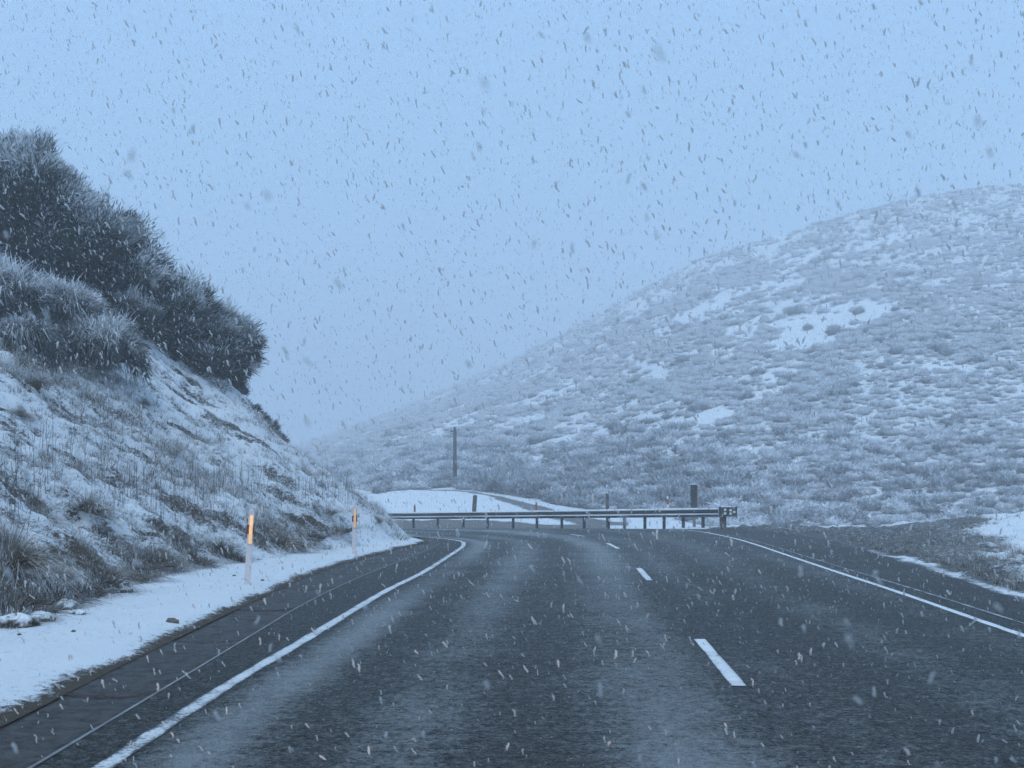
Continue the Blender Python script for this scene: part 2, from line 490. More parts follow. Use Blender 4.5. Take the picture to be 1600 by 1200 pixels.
# bare snow patches of the hillside: centre / half size read off the photograph, stored as hill coordinates
def hill_hit(px, row):
    d = np.arange(66, 470, 0.25)
    x = (px - 800) / FPX * d; z = CAM_H + (766 - row) / FPX * d
    hit = np.nonzero(zhill(x, d) >= z)[0]
    i = hit[0] if len(hit) else -1
    return float(x[i]), float(d[i])
PATCH = []
for (cx, cy, hx, hy, tilt) in [(1275, 512, 74, 30, -.25), (1345, 486, 58, 17, -.18), (1160, 520, 26, 22, -.6), (1145, 555, 20, 14, -.3), (1050, 505, 40, 12, -.35), (1010, 535, 50, 10, -.3),
                               (1110, 480, 40, 11, -.3), (1190, 450, 40, 10, -.3), (1290, 395, 55, 11, -.25), (1390, 372, 40, 8, -.2), (1215, 585, 28, 9, .1),
                               (1170, 625, 50, 7, -.25), (1060, 660, 60, 7, -.2), (1080, 605, 36, 8, -.4), (940, 565, 45, 8, -.35), (880, 600, 50, 8, -.35), (800, 640, 50, 7, -.3),
                               (720, 655, 40, 7, -.3), (950, 620, 45, 7, -.3), (1000, 475, 40, 9, -.4), (1240, 420, 30, 8, -.4), (1480, 440, 26, 5, -.1), (1480, 575, 30, 5, 0), (1330, 505, 40, 9, -.2), (890, 530, 40, 7, -.45), (800, 580, 36, 6, -.4)]:
    c = hill_hit(cx, cy)
    a = hill_hit(cx + hx * math.cos(tilt), cy + hx * math.sin(tilt))
    v = hill_hit(cx, max(cy - hy, 300))
    A = np.array([[a[0] - c[0], v[0] - c[0]], [a[1] - c[1], v[1] - c[1]]])
    if abs(np.linalg.det(A)) < 1e-3: continue
    PATCH.append((np.array(c), np.linalg.inv(A), 1.0 if len(PATCH) < 2 else .62))
def bare(x, y):
    """1 inside a bare snow patch"""
    r = np.zeros(np.shape(x))
    wob = 0.75 * fbm(x * .11, y * .07, 3, 71) + .35 * fbm(x * .4, y * .3, 2, 75)
    for c, Ai, wt in PATCH:
        dx, dy = x - c[0], y - c[1]
        u = Ai[0, 0] * dx + Ai[0, 1] * dy; v = Ai[1, 0] * dx + Ai[1, 1] * dy
        q = np.sqrt(u * u + v * v)
        r = np.maximum(r, wt * sstep(1.25, .75, q + wob * (.55 if wt == 1.0 else 1.0)))
    return r

# ------------------------------------------------------------------ ground sheet, hillside, bank, road
def build_ground():
    ax = np.concatenate([np.linspace(-600, -60, 36, endpoint=False), np.linspace(-60, 80, 141), np.linspace(90, 600, 34)])
    ay = np.concatenate([np.linspace(-600, -20, 36, endpoint=False), np.linspace(-20, 80, 101), np.linspace(88, 600, 54)])
    X, Y = np.meshgrid(ax, ay)
    zr = zroad(X, Y) - 0.09
    S = hill_par(px_of(X, Y))[4]
    infront = (Y > 20)
    zh = zhill(X, np.maximum(Y, 20), False) - 0.6
    Z = np.where(infront & (Y > S - 2), np.minimum(zr, zh), zr)
    lowright = (X > 9) & (Y > 47)
    Z = np.where(lowright, np.minimum(Z, -1.4), Z)
    Z = np.where((Y > 525) | (np.abs(X) > 330), -3.0, Z)
    Z = np.where(Y < -20, -0.1, Z)
    me = np_mesh('ground', np.stack([X, Y, Z], -1), grid_faces(*X.shape), {'snow': ('POINT', np.full(X.size, 0.75))}, True)
    tag(obj('ground', me, M['hill']), 'snow covered open ground around the road', None, None, 'structure')
build_ground()

def track_mask(x, y):
    """wet gravel side track behind the guard rail"""
    px = px_of(x, y)
    yc = np.interp(px, [640, 700, 760, 830, 900, 980], [81.5, 81, 77.5, 70, 62, 57])
    hw = np.interp(px, [640, 700, 760, 830, 900, 980], [.7, 1.0, 1.8, 4.2, 4.5, 2.0])
    m = sstep(1.25, .75, np.abs(y - yc) / hw + .3 * fbm(x * .8, y * .5, 2, 81))
    return m * (px > 640) * (px < 985)

def build_hill():
    u = np.linspace(-0.62, 0.86, 330)
    t = np.linspace(0, 1, 330)
    y = 47 + (530 - 47) * t ** 1.7
    U, Y = np.meshgrid(u, y)
    X = U * Y
    S = hill_par(px_of(X, Y))[4]
    Z = zhill(X, Y)
    Z = np.where(Y < S, np.minimum(Z, zroad(X, Y) - .12), Z)
    R = hill_par(px_of(X, Y))[0]
    b = bare(X, Y)
    snow = 0.62 + .35 * b
    snow = np.where(Y < hill_par(px_of(X, Y))[2] + 1.5, 0.8 + .15 * fbm(X * .5, Y * .3, 3, 77), snow)
    snow = snow - 0.5 * track_mask(X, Y)
    pxx = px_of(X, Y)
    snow = snow - .8 * sstep(S + 2.7, S + 1.7, Y + .4 * fbm(X * .9, Y * .5, 2, 79)) * sstep(965, 925, pxx)
    me = np_mesh('hillside', np.stack([X, Y, Z], -1), grid_faces(*X.shape), {'snow': ('POINT', snow)}, True)
    tag(obj('hillside', me, M['hill']), 'snowy hillside rising behind the guard rail', None, None, 'structure')
build_hill()

def build_bank():
    gx = np.concatenate([np.linspace(-46, -16, 40, endpoint=False), np.linspace(-16, -11, 40, endpoint=False), np.linspace(-11, -1.9, 108)])
    gy = np.concatenate([np.linspace(-6, 4, 40, endpoint=False), np.linspace(4, 38, 400, endpoint=False), np.linspace(38, 62, 70)])
    X, Y = np.meshgrid(gx, gy)
    # the outer columns follow the edge of the channel
    sx = sx_of_y(Y)
    shift = (sx - (-1.9)) * sstep(-12, -1.9, X)
    X = X + shift
    Z = zbank(X, Y)
    d = toe_x(Y) - X
    e = sx_of_y(Y) - X
    on = sstep(-.1, .8, d)
    gzx = np.gradient(Z, axis=1) / np.gradient(X, axis=1); gzy = np.gradient(Z, axis=0) / np.gradient(Y, axis=0)
    steep = np.hypot(gzx, gzy)
    snow = 1.05 - on * (0.19 + 0.36 * sstep(1.0, 2.0, steep)) - 0.46 * sstep(.2, .5, fbm((Y - d) * .45, (Y + d) * 1.5, 3, 91)) * on + .12 * fbm(Y * .4, d * .5, 2, 93) * on
    snow = snow - 0.75 * np.exp(-((d - .42) / .50) ** 2) * sstep(31, 25, Y) * np.clip(.6 + .9 * fbm(Y * .9, X, 2, 95), 0, 1)      # bare soil at the cut foot
    snow = np.where(d < 0, .86 + .12 * fbm(Y * .8, X * 1.5, 3, 99), snow)
    fr = e + 0.06 * fbm(Y * 1.1, X * 1.1, 2, 97)
    snow = snow * (.1 + .9 * sstep(0.0, 0.24, fr))                                      # dark litter along the channel
    Z = np.where(back_dist(X, Y) < -0.9, zroad(X, Y) - .06, Z)
    Z = np.where((Y > 36) & (X > -4) , zroad(X, Y) - .06, Z)
    me = np_mesh('bank', np.stack([X, Y, Z], -1), grid_faces(*X.shape), {'snow': ('POINT', snow)}, True)
    tag(obj('bank', me, M['bank']), 'snow dusted cut bank and flat snowy verge left of the road', None, None, 'structure')
build_bank()

def strip(name, L, R, nc, mat, parent, zoff, attrfn=None, aname='slush'):
    t = np.linspace(0, 1, nc)
    X = L[:, None, 0] * (1 - t) + R[:, None, 0] * t
    Y = L[:, None, 1] * (1 - t) + R[:, None, 1] * t
    Z = zroad(X, Y) + zoff
    att = {}
    if attrfn is not None: att = {aname: ('POINT', attrfn(X, Y, t))}
    me = np_mesh(name, np.stack([X, Y, Z], -1), grid_faces(*X.shape), att, True)
    return obj(name, me, mat, parent)

def seal_edge(P):
    Q = P.copy()
    y = P[:, 1]
    Q[:, 0] += np.interp(y, [-6, 11, 15, 21, 27, 31, 40, 43, 45, 47, 49, 52, 64], [1.6, 1.3, 1.2, 1.75, 2.1, 2.35, 2.6, 2.2, 1.5, 1.4, 2.2, 3.4, 3.4])
    Q[:, 0] += 0.10 * fbm(y * 1.2, y * 0 + 3, 3, 101)
    return Q
right_seal = seal_edge(right_line)

def slush(X, Y, t):
    lx = np.interp(Y, left_line[:, 1], left_line[:, 0]); cx = np.interp(Y, centre_line[:, 1], centre_line[:, 0])
    rx = np.interp(Y, right_line[:300, 1], right_line[:300, 0])
    l = (X - lx) / (cx - lx)
    r = (X - cx) / (rx - cx)
    g = lambda v, c, w: np.exp(-((v - c) / w) ** 2)
    s = .74 * g(l, .11, .08) + .46 * g(l, .40, .11) + .95 * g(l, .83, .14)
    s = s + .3 * g(r, .14, .10) + .26 * g(r, .5, .13) + .2 * g(r, .9, .1) + .04
    s = s * (.8 + .5 * fbm(X * .8, Y * .09, 3, 111)) + .10 * fbm(X * .5, Y * .12, 3, 115)
    s = s + .10 * sstep(12, 26, Y)
    return np.where(l < 0.02, .02, s)
road = strip('road', channel_in[:, :2], right_seal[:, :2], 90, M['road'], None, 0.0, slush)
tag(road, 'wet dark road bending left with slush between the wheel tracks', None, None, 'structure')

def line_strip(name, P, width, zoff, wear=0.0, wob=0.0, seed=0, mat=None):
    n = normals2(P)
    w = width / 2 * (1 + wob * fbm(P[:, 1] * 2.2, P[:, 0] * 0, 3, seed))
    L = P - n * w[:, None]; R = P + n * w[:, None]
    return strip(name, L, R, 7, mat or M['paint'], road, zoff, lambda X, Y, t: np.full(X.shape, wear) - .16 * (np.abs(t - .5) * 2) ** 3 - .1 * sstep(11, 5, Y), 'wear')
P = resample(left_line, 0.15)
keep = P[:, 1] < 44
line_strip('edge_line', P[keep], 0.115, 0.004, -.05, .12, 121)['label'] = 'worn white edge line beside the drainage channel'
P = resample(right_line, 0.2)
line_strip('edge_line', P, 0.10, 0.004, .06, .2, 122)['label'] = 'white edge line on the gravel side'
Q = P.copy(); Q[:, 0] += np.interp(P[:, 1], [-6, 12, 20, 35, 45], [.5, .38, .34, .3, .2]); Q = Q[Q[:, 1] < 37]
line_strip('seal_joint', Q, 0.045, 0.004, -.17, .5, 123)['label'] = 'faint pale joint line outside the edge line'
Pc = resample(centre_line, 0.1)
for (ya, yb) in [(8.55, 11.35), (18.6, 21.6), (28.7, 31.8), (36.4, 38.3), (-2, 1)]:
    seg = Pc[(Pc[:, 1] >= ya) & (Pc[:, 1] <= yb)]
    tt = np.linspace(0, 1, 24)[:, None]; seg = seg[0] * (1 - tt) + seg[-1] * tt
    line_strip('centre_dash', seg, 0.105, 0.004, .02, .12, 130)

# concrete dish channel, one segment after the other
channel = empty('drainage_channel', (-2.8, 0, 0))
tag(channel, 'wet concrete drainage channel between the snowy verge and the road', None, None, 'structure')
def build_channel():
    a = resample(channel_in, 0.12)
    # matching points on the verge side
    b = np.stack([np.interp(a[:, 1], snow_edge[:, 1], snow_edge[:, 0]), a[:, 1]], 1)
    b[:, 0] -= 0.06
    cuts = [-5.5, -2.6, .3, 3.2, 5.9, 8.25, 11.2, 14.2, 17.2, 20.2, 23.2, 26.2, 29.2, 32.2, 35.2]
    for i, (y0, y1) in enumerate(zip(cuts[:-1], cuts[1:])):
        g = np.linspace(y0 + .012, y1 - .012, 14)
        ia = np.stack([np.interp(g, a[:, 1], a[:, 0]), g], 1); ib = np.stack([np.interp(g, b[:, 1], b[:, 0]), g], 1)
        t = np.linspace(0, 1, 7)
        X = ib[:, None, 0] * (1 - t) + ia[:, None, 0] * t; Y = np.repeat(g[:, None], 7, 1)
        Z = 0.001 - 0.03 * np.sin(math.pi * t)[None, :] ** .8 + 0 * X + 0.004 * rng.uniform(-1, 1)
        top = np.stack([X, Y, Z], -1); bot = top.copy(); bot[..., 2] = -0.075
        nv = X.size
        f = grid_faces(*X.shape)
        border = [k for k in range(7)] + [7 * r + 6 for r in range(1, 14)] + [13 * 7 + k for k in range(5, -1, -1)] + [7 * r for r in range(12, 0, -1)]
        side = [(border[k], border[k - 1], border[k - 1] + nv, border[k] + nv) for k in range(len(border))]
        me = np_mesh('channel_segment', np.concatenate([top.reshape(-1, 3), bot.reshape(-1, 3)]), np.vstack([f, np.array(side)]))
        o = obj('channel_segment', me, M['concrete'], channel)
        o.location = (2.8, 0, 0)
    # pale lip where concrete meets the seal
    P = resample(channel_in, 0.15); P = P[P[:, 1] < 31.5]; P = P.copy(); P[:, 0] += .004
    n = normals2(P); w = .012
    L = P - n * w; R = P + n * w
    o = strip('channel_lip', L, R, 2, M['lip'], channel, 0.0055)
    o.location = (2.8, 0, 0)
M['lip'] = mat_plain('pale_concrete_lip', (0.19, 0.205, 0.21), 0.6, 0, 0.5, 2)
build_channel()

# gravel shoulder on the right
def build_shoulder():
    gt = np.concatenate([np.linspace(-.35, 6, 90, endpoint=False), np.linspace(6, 26, 90)])
    gy = np.concatenate([np.linspace(2, 12, 50, endpoint=False), np.linspace(12, 47.5, 300)])
    T, Y = np.meshgrid(gt, gy)
    ex = np.interp(Y, right_seal[:330, 1], right_seal[:330, 0])
    X = ex + T
    lim = np.interp(X, [6, 8.8, 11, 13, 16, 20, 30, 60], [49, 48.5, 46.4, 44.6, 44.4, 44.4, 44, 43])
    mound = np.interp(X, [12, 13.5, 15.5, 18, 22, 40], [0, .06, .30, .5, .55, .8]) * sstep(30, 43, Y)
    mound = mound + .35 * sstep(0.2, 4.0, X - np.interp(Y, [10, 20, 24, 30, 44], [8.6, 8.9, 10, 12.5, 17.5]))
    bumpy = sstep(0.05, .9, T)
    lump = 0.13 * fbm(X * .9, Y * .7, 4, 141) + .11 * fbm(X * 3.5, Y * 3.5, 3, 145)
    Z = np.where(T < 0, -0.03, 0.0) + (mound + lump + .03) * bumpy + zroad(X, Y) - .012 * (1 - bumpy)
    Z = Z - 1.2 * np.maximum(Y - lim, 0)
    snowline = np.interp(Y, [10, 14, 20, 24, 30, 44], [7.4, 7.6, 8.5, 9.7, 12.0, 17.0])
    snow = 0.2 + .12 * sstep(.4, 1.5, T) * (1 + fbm(X * .7, Y * .5, 3, 149)) + .7 * sstep(-.6, .9, X - snowline + .9 * fbm(X * .6, Y * .6, 3, 151))
    st = np.exp(-((T - .25 - .3 * fbm(Y * .6, Y * 0, 2, 155)) / .22) ** 2) * sstep(32, 26, Y) + .8 * np.exp(-((T - .95 - .4 * fbm(Y * .4, Y * 0, 2, 158)) / .22) ** 2) * sstep(24, 20, Y)
    snow = np.maximum(snow, .64 * st * (1 + .6 * fbm(X * 2.0, Y * 1.1, 3, 161)))
    snow = np.maximum(snow, .95 * sstep(-1.6, -.7, Y - lim + .6 * fbm(X * .8, Y, 2, 165)) * sstep(16.5, 14, X))
    snow = np.maximum(snow, .9 * sstep(9.6, 8.8, X) * sstep(44.6, 45.4, Y + .3 * fbm(X, Y, 2, 167)))
    me = np_mesh('gravel_shoulder', np.stack([X, Y, Z], -1), grid_faces(*X.shape), {'snow': ('POINT', snow)}, True)
    tag(obj('gravel_shoulder', me, M['shoulder']), 'dark gravel pull-off with streaks of snow right of the road', None, None, 'structure')
    return lim
build_shoulder()

# ------------------------------------------------------------------ plants: meshes
def kite_leaves(base, dirv, L, w, side, droop, frost):
    """one four-cornered twig per row"""
    dirv = dirv / (np.linalg.norm(dirv, axis=1)[:, None] + 1e-9)
    s = np.cross(dirv, side); s /= np.linalg.norm(s, axis=1)[:, None] + 1e-9
    mid = base + dirv * (L * .5)[:, None]
    tip = base + dirv * L[:, None] - np.array([0, 0, 1.0]) * (droop * L)[:, None]
    V = np.stack([base, mid + s * w[:, None], tip, mid - s * w[:, None]], 1).reshape(-1, 3)
    F = np.arange(len(base) * 4).reshape(-1, 4)
    return V, F, frost

def rand_dir(r, n):
    v = r.normal(size=(n, 3)); return v / np.linalg.norm(v, axis=1)[:, None]

def lump_core(r, rx, ry, rz, k=0.72, nu=18, nv=10):
    th = np.linspace(0, 2 * math.pi, nu, endpoint=False); ph = np.linspace(-.35, math.pi / 2 - .05, nv)
    T, Ph = np.meshgrid(th, ph)
    w = k * (1 + .18 * fbm(np.cos(T) * 2 + 9, np.sin(T) * 2 + Ph * 2, 2, int(r.integers(200))))
    X = rx * np.cos(T) * np.cos(Ph) * w; Y = ry * np.sin(T) * np.cos(Ph) * w; Z = rz * np.sin(Ph) * w
    V = np.stack([X, Y, Z], -1).reshape(-1, 3)
    F = []
    for j in range(nv - 1):
        for i in range(nu):
            F.append((j * nu + i, j * nu + (i + 1) % nu, (j + 1) * nu + (i + 1) % nu, (j + 1) * nu + i))
    return V, np.array(F)

def bush_mesh(name, seed, rx, ry, rz, lumps, per, tl, tw, up=.55, droop=.15, frost=(0.0, .8), spread=.5, lean=(0, 0), blobs=6):
    """irregular crown: several overlapping heads, each covered with sprays whose twigs run the same way"""
    r = np.random.default_rng(seed)
    bc = rand_dir(r, blobs) * r.uniform(.25, .55, (blobs, 1)) * np.array([1, 1, .8]); bc[:, 2] = np.abs(bc[:, 2]) * 1.1 - .1
    br = r.uniform(.42, .66, blobs)
    bi = r.integers(0, blobs, lumps * 3)
    c = rand_dir(r, lumps * 3)
    p = bc[bi] + c * br[bi][:, None] * r.uniform(.8, 1.12, (lumps * 3, 1))
    ok = p[:, 2] > -.30
    inside = np.zeros(len(p), bool)
    for k in range(blobs):
        inside |= (np.linalg.norm(p - bc[k], axis=1) < br[k] * .74)
    ok &= ~inside
    p, c = p[ok][:lumps], c[ok][:lumps]
    n = len(p)
    R3 = np.array([rx, ry, rz])
    ctr = p * R3
    ctr[:, 0] += lean[0] * (ctr[:, 2] / rz); ctr[:, 1] += lean[1] * (ctr[:, 2] / rz)
    lsz = .17 * (rx * ry * rz) ** (1 / 3) * r.uniform(.6, 1.4, n)
    ll = r.uniform(.6, 1.6, n)
    lf = np.clip(r.normal(.58, .38, n), .05, 1.1)                # some sprays hold much more snow than others
    idx = np.repeat(np.arange(n), per)
    m = n * per
    off = rand_dir(r, m) * r.uniform(.1, 1, (m, 1)) ** .6
    base = ctr[idx] + off * lsz[idx][:, None]
    ld = rand_dir(r, n) * .45
    main = c * .75 + ld + np.array([lean[0] * .3, lean[1] * .3, up])
    main /= np.linalg.norm(main, axis=1)[:, None]
    dirv = main[idx] + r.normal(size=(m, 3)) * spread * .55 + off * .25
    L = tl * ll[idx] * r.uniform(.4, 1.3, m); w = tw * r.uniform(.6, 1.4, m)
    upward = off[:, 2] * .45 + c[idx, 2] * .65
    fr = frost[0] + frost[1] * sstep(-.05, .7, upward) * lf[idx] * r.uniform(.3, 1.5, m) + .30 * (r.random(m) < .13) * r.random(m)
    V, F, A = kite_leaves(base, dirv, L, w, rand_dir(r, m), np.full(m, droop) * r.uniform(0, 2, m), np.clip(fr, 0, 1))
    Vs, Fs, nb = [V], [F], len(V)
    ncore = 0
    for k in range(blobs):
        cv, cf = lump_core(r, rx * br[k], ry * br[k], rz * br[k], .86, 14, 9)
        cv = cv + bc[k] * R3
        cv[:, 0] += lean[0] * cv[:, 2] / rz; cv[:, 1] += lean[1] * cv[:, 2] / rz
        Vs.append(cv); Fs.append(cf + nb); nb += len(cv); ncore += len(cf)
    V = np.vstack(Vs); F = np.vstack(Fs)
    A = np.concatenate([A, np.zeros(ncore)])
    V[:, 2] += rz * .3
    return np_mesh(name, V, F, {'frost': ('FACE', A)})

def tussock_mesh(name, seed, n=150, r0=.10, L=.6, w=.008, spread=.9, frost=.6, droop=.5):
    r = np.random.default_rng(seed)
    a = r.uniform(0, 2 * math.pi, n); q = r.uniform(0, 1, n) ** .6
    base = np.stack([np.cos(a) * r0 * q, np.sin(a) * r0 * q, np.zeros(n) - .02], 1)
    a2 = a + r.normal(0, .5, n)
    out = np.stack([np.cos(a2), np.sin(a2), np.zeros(n)], 1)
    ln = L * r.uniform(.5, 1.2, n); sp = spread * q * r.uniform(.5, 1.3, n)
    V = []; F = []; A = []
    seg = 4
    side = np.stack([-np.sin(a2), np.cos(a2), np.zeros(n)], 1)
    side = side + .6 * rand_dir(r, n); side /= np.linalg.norm(side, axis=1)[:, None]
    for k in range(seg + 1):
        t = k / seg
        p = base + out * (sp * ln * (t * .55 + t * t * .45))[:, None]
        p[:, 2] += ln * (t * (1 - .15 * sp) - droop * sp * t * t * .75)
        ww = w * (1 - .85 * t) * (0.8 + .4 * r.random(n))
        V.append(p - side * ww[:, None]); V.append(p + side * ww[:, None])
    V = np.stack(V, 1).reshape(-1, 3)
    b = np.arange(n) * (2 * (seg + 1))
    for k in range(seg):
        F.append(np.stack([b + 2 * k, b + 2 * k + 1, b + 2 * k + 3, b + 2 * k + 2], 1))
        A.append(np.clip(frost * (.1 + 1.1 * (k / seg)) * r.uniform(.1, 1.5, n), 0, 1))
    return np_mesh(name, V, np.vstack(F), {'frost': ('FACE', np.concatenate(A))})

def scrub_mesh(name, seed, n=150, flat=.62, frost=(.25, .75), tw=.028, tl=.22):
    """low rimed shrub about 1 m across"""
    r = np.random.default_rng(seed)
    th = rand_dir(r, n); th[:, 2] = np.abs(th[:, 2])
    lob = 1 + .25 * np.sin(th[:, 0] * 4 + seed) * np.cos(th[:, 1] * 5 - seed)
    base = th * np.array([.5, .5, flat * .62]) * (r.uniform(.45, .95, n) * lob)[:, None]
    dirv = th * .8 + np.array([0, 0, .7]) + r.normal(size=(n, 3)) * .5
    fr = np.clip(frost[0] + frost[1] * sstep(0, .9, th[:, 2]) * r.uniform(.3, 1.2, n), 0, 1)
    V, F, A = kite_leaves(base, dirv, tl * r.uniform(.5, 1.3, n), tw * r.uniform(.6, 1.3, n), rand_dir(r, n), np.full(n, .1), fr)
    cv, cf = lump_core(r, .5, .5, flat * .66, .78, 10, 6)
    nz = cv[:, 2].reshape(6, 10)
    A = np.concatenate([A, np.repeat(np.linspace(0, frost[0] + frost[1] * .8, 5), 10)])
    F = np.vstack([F, cf + len(V)]); V = np.vstack([V, cv])
    return np_mesh(name, V, F, {'frost': ('FACE', A)})

def scatter(name, pts, scl, rot, idx, meshes, mat):
    """many look-alikes too many to count, as one object with instances"""
    col = bpy.data.collections.new(name + '_kinds')
    for i, me in enumerate(meshes):
        if not me.materials: me.materials.append(mat)
        col.objects.link(bpy.data.objects.new('%s_kind_%02d' % (name, i), me))
    me = bpy.data.meshes.new(name)
    me.vertices.add(len(pts)); me.vertices.foreach_set('co', np.asarray(pts, np.float32).ravel())
    a = me.attributes.new('scl', 'FLOAT_VECTOR', 'POINT'); a.data.foreach_set('vector', np.asarray(scl, np.float32).ravel())
    a = me.attributes.new('rot', 'FLOAT_VECTOR', 'POINT'); a.data.foreach_set('vector', np.asarray(rot, np.float32).ravel())
    a = me.attributes.new('kind_index', 'INT', 'POINT'); a.data.foreach_set('value', np.asarray(idx, np.int32))
    me.update()
    o = obj(name, me)
    ng = bpy.data.node_groups.new(name, 'GeometryNodeTree')
    ng.interface.new_socket('Geometry', in_out='INPUT', socket_type='NodeSocketGeometry')
    ng.interface.new_socket('Geometry', in_out='OUTPUT', socket_type='NodeSocketGeometry')
    gi = ng.nodes.new('NodeGroupInput'); go = ng.nodes.new('NodeGroupOutput')
    ip = ng.nodes.new('GeometryNodeInstanceOnPoints')
    ci = ng.nodes.new('GeometryNodeCollectionInfo')
    ci.inputs['Collection'].default_value = col
    ci.inputs['Separate Children'].default_value = True
    ci.inputs['Reset Children'].default_value = True
    ip.inputs['Pick Instance'].default_value = True
    def na(nm, ty):
        n = ng.nodes.new('GeometryNodeInputNamedAttribute'); n.data_type = ty; n.inputs['Name'].default_value = nm
        return n.outputs['Attribute']
    ng.links.new(gi.outputs[0], ip.inputs['Points'])
    ng.links.new(ci.outputs[0], ip.inputs['Instance'])
    ng.links.new(na('kind_index', 'INT'), ip.inputs['Instance Index'])
    e2r = ng.nodes.new('FunctionNodeEulerToRotation')
    ng.links.new(na('rot', 'FLOAT_VECTOR'), e2r.inputs[0])
    ng.links.new(e2r.outputs[0], ip.inputs['Rotation'])
    ng.links.new(na('scl', 'FLOAT_VECTOR'), ip.inputs['Scale'])
    ng.links.new(ip.outputs[0], go.inputs[0])
    md = o.modifiers.new('scatter', 'NODES'); md.node_group = ng
    return o

# ------------------------------------------------------------------ bushes on the bank
def bush(name, label, cat, group, me, mat, px, row, d=None, z=None, rotz=0.0, scale=1.0, nstem=5, h=1.0, seed=0):
    if d is None:
        x, y, zz = bank_hit(px, row)
    else:
        x, y = (px - 800) / FPX * d, d
        zz = float(zbank(x, y))
    if z is not None: zz = z
    t = empty(name, (x, y, zz), rotz)
    t.scale = (scale,) * 3
    tag(t, label, cat, group)
    obj('crown', me, mat, t)
    r = random.Random(seed)
    mb = MB()
    for k in range(nstem):
        a = r.uniform(0, 6.28); q = r.uniform(.15, .45) * h
        mb.tube([(0.05 * math.cos(a), .05 * math.sin(a), -.5), (q * .4 * math.cos(a), q * .4 * math.sin(a), h * .35), (q * math.cos(a), q * math.sin(a), h * .8)], [.05, .035, .015], 6)
    obj('stem', mb.mesh('stem', True), M['stem'], t)
    return t, (x, y, zz)

def PZ(row, d): return CAM_H + (766 - row) / FPX * d

G1 = 'dark broom bushes along the crest of the bank'
BR = dict(lumps=75, per=120, tl=.26, tw=.014)
crest = [   # px, base row, d, rx, rz, label
    (335, 585, 34.2, 1.10, 2.35, 'dark snow dusted broom bush overhanging the right-hand end of the bank'),
    (258, 550, 33.6, 1.30, 2.75, 'dark broom bush on the bank crest, second from its right-hand end'),
    (172, 490, 32.6, 1.40, 3.05, 'dark broom bush on the bank crest, third from its right-hand end'),
    (92, 435, 31.4, 1.40, 3.05, 'dark broom bush on the bank crest, fourth from its right-hand end'),
    (15, 392, 30.2, 1.40, 3.1, 'dark broom bush on the bank crest cut by the left edge of the picture'),
]
for i, (px, row, d, rx, rz, lab) in enumerate(crest[:5]):
    me = bush_mesh('crown', 300 + i, rx * 1.12, rx * 1.12, rz * .70, lumps=300, per=75, tl=.25, tw=.013, up=.45, droop=.12, frost=(.01, 1.7), spread=.55, blobs=8, lean=(.25, 0) if i == 0 else (.1, -.1))
    bush('broom_bush', lab, 'bush', G1, me, M['broom'], px, row, d, z=PZ(row, d) - .15 + (0, .05, .15, .45, .72)[i], rotz=0, h=rz * .6, seed=i)
low = [
    (300, 585, 34.6, .75, .8, 'low dark broom filling in under the overhanging bush'),
    (358, 606, 35.2, .42, .34, 'small dark broom on the steep edge right below the overhanging bush'),
    (378, 626, 35.6, .36, .27, 'second small dark broom down the steep right edge of the bank'),
    (396, 645, 35.9, .34, .24, 'third small dark broom down the steep right edge of the bank'),
    (413, 664, 36.0, .30, .20, 'fourth small dark broom down the steep right edge of the bank'),
    (429, 682, 36.1, .26, .16, 'lowest and smallest dark broom on the steep right edge of the bank'),
    (215, 540, 31.5, .9, 1.0, 'low dark broom between the crest bushes and the grey shrub'),
    (285, 600, 33.0, .5, .4, 'flat dark broom at the upper edge of the open snowy slope'),
]
for i, (px, row, d, rx, rz, lab) in enumerate(low):
    me = bush_mesh('crown', 330 + i, rx, rx, rz, lumps=90, per=55, tl=.2, tw=.013, up=.5, droop=.1, frost=(.0, .6), blobs=4)
    bush('broom_bush', lab, 'bush', 'low broom on the bank edge', me, M['broom'], px, row, d, rotz=0, h=rz * .8, seed=40 + i)

G2 = 'grey frosted shrubs on the upper bank'
grey = [   # px, row, d, rx, rz, label
    (150, 590, 27.5, .85, 1.25, 'frosted grey shrub with drooping sprays and dark underside on mid slope'),
    (75, 520, 27.5, 1.0, 1.25, 'broad frosted grey shrub left of the drooping one on the bank'),
    (-5, 490, 26.0, 1.0, 1.4, 'pale frosted shrub cut by the left edge of the picture'),
    (40, 545, 25.5, .6, .55, 'low grey shrub with dark base under the pale left-hand shrub'),
    (100, 420, 29.0, .9, .9, 'pale frosted shrub just under the dark crest bushes'),
]
for i, (px, row, d, rx, rz, lab) in enumerate(grey):
    me = bush_mesh('crown', 360 + i, rx * 1.1, rx * 1.1, rz * .72, lumps=240, per=70, tl=.32, tw=.009, up=.2, droop=.5, frost=(.03, 1.9), spread=.5, blobs=9)
    bush('grey_shrub', lab, 'shrub', G2, me, M['greybush'], px, row, d, h=rz * .6, seed=60 + i)

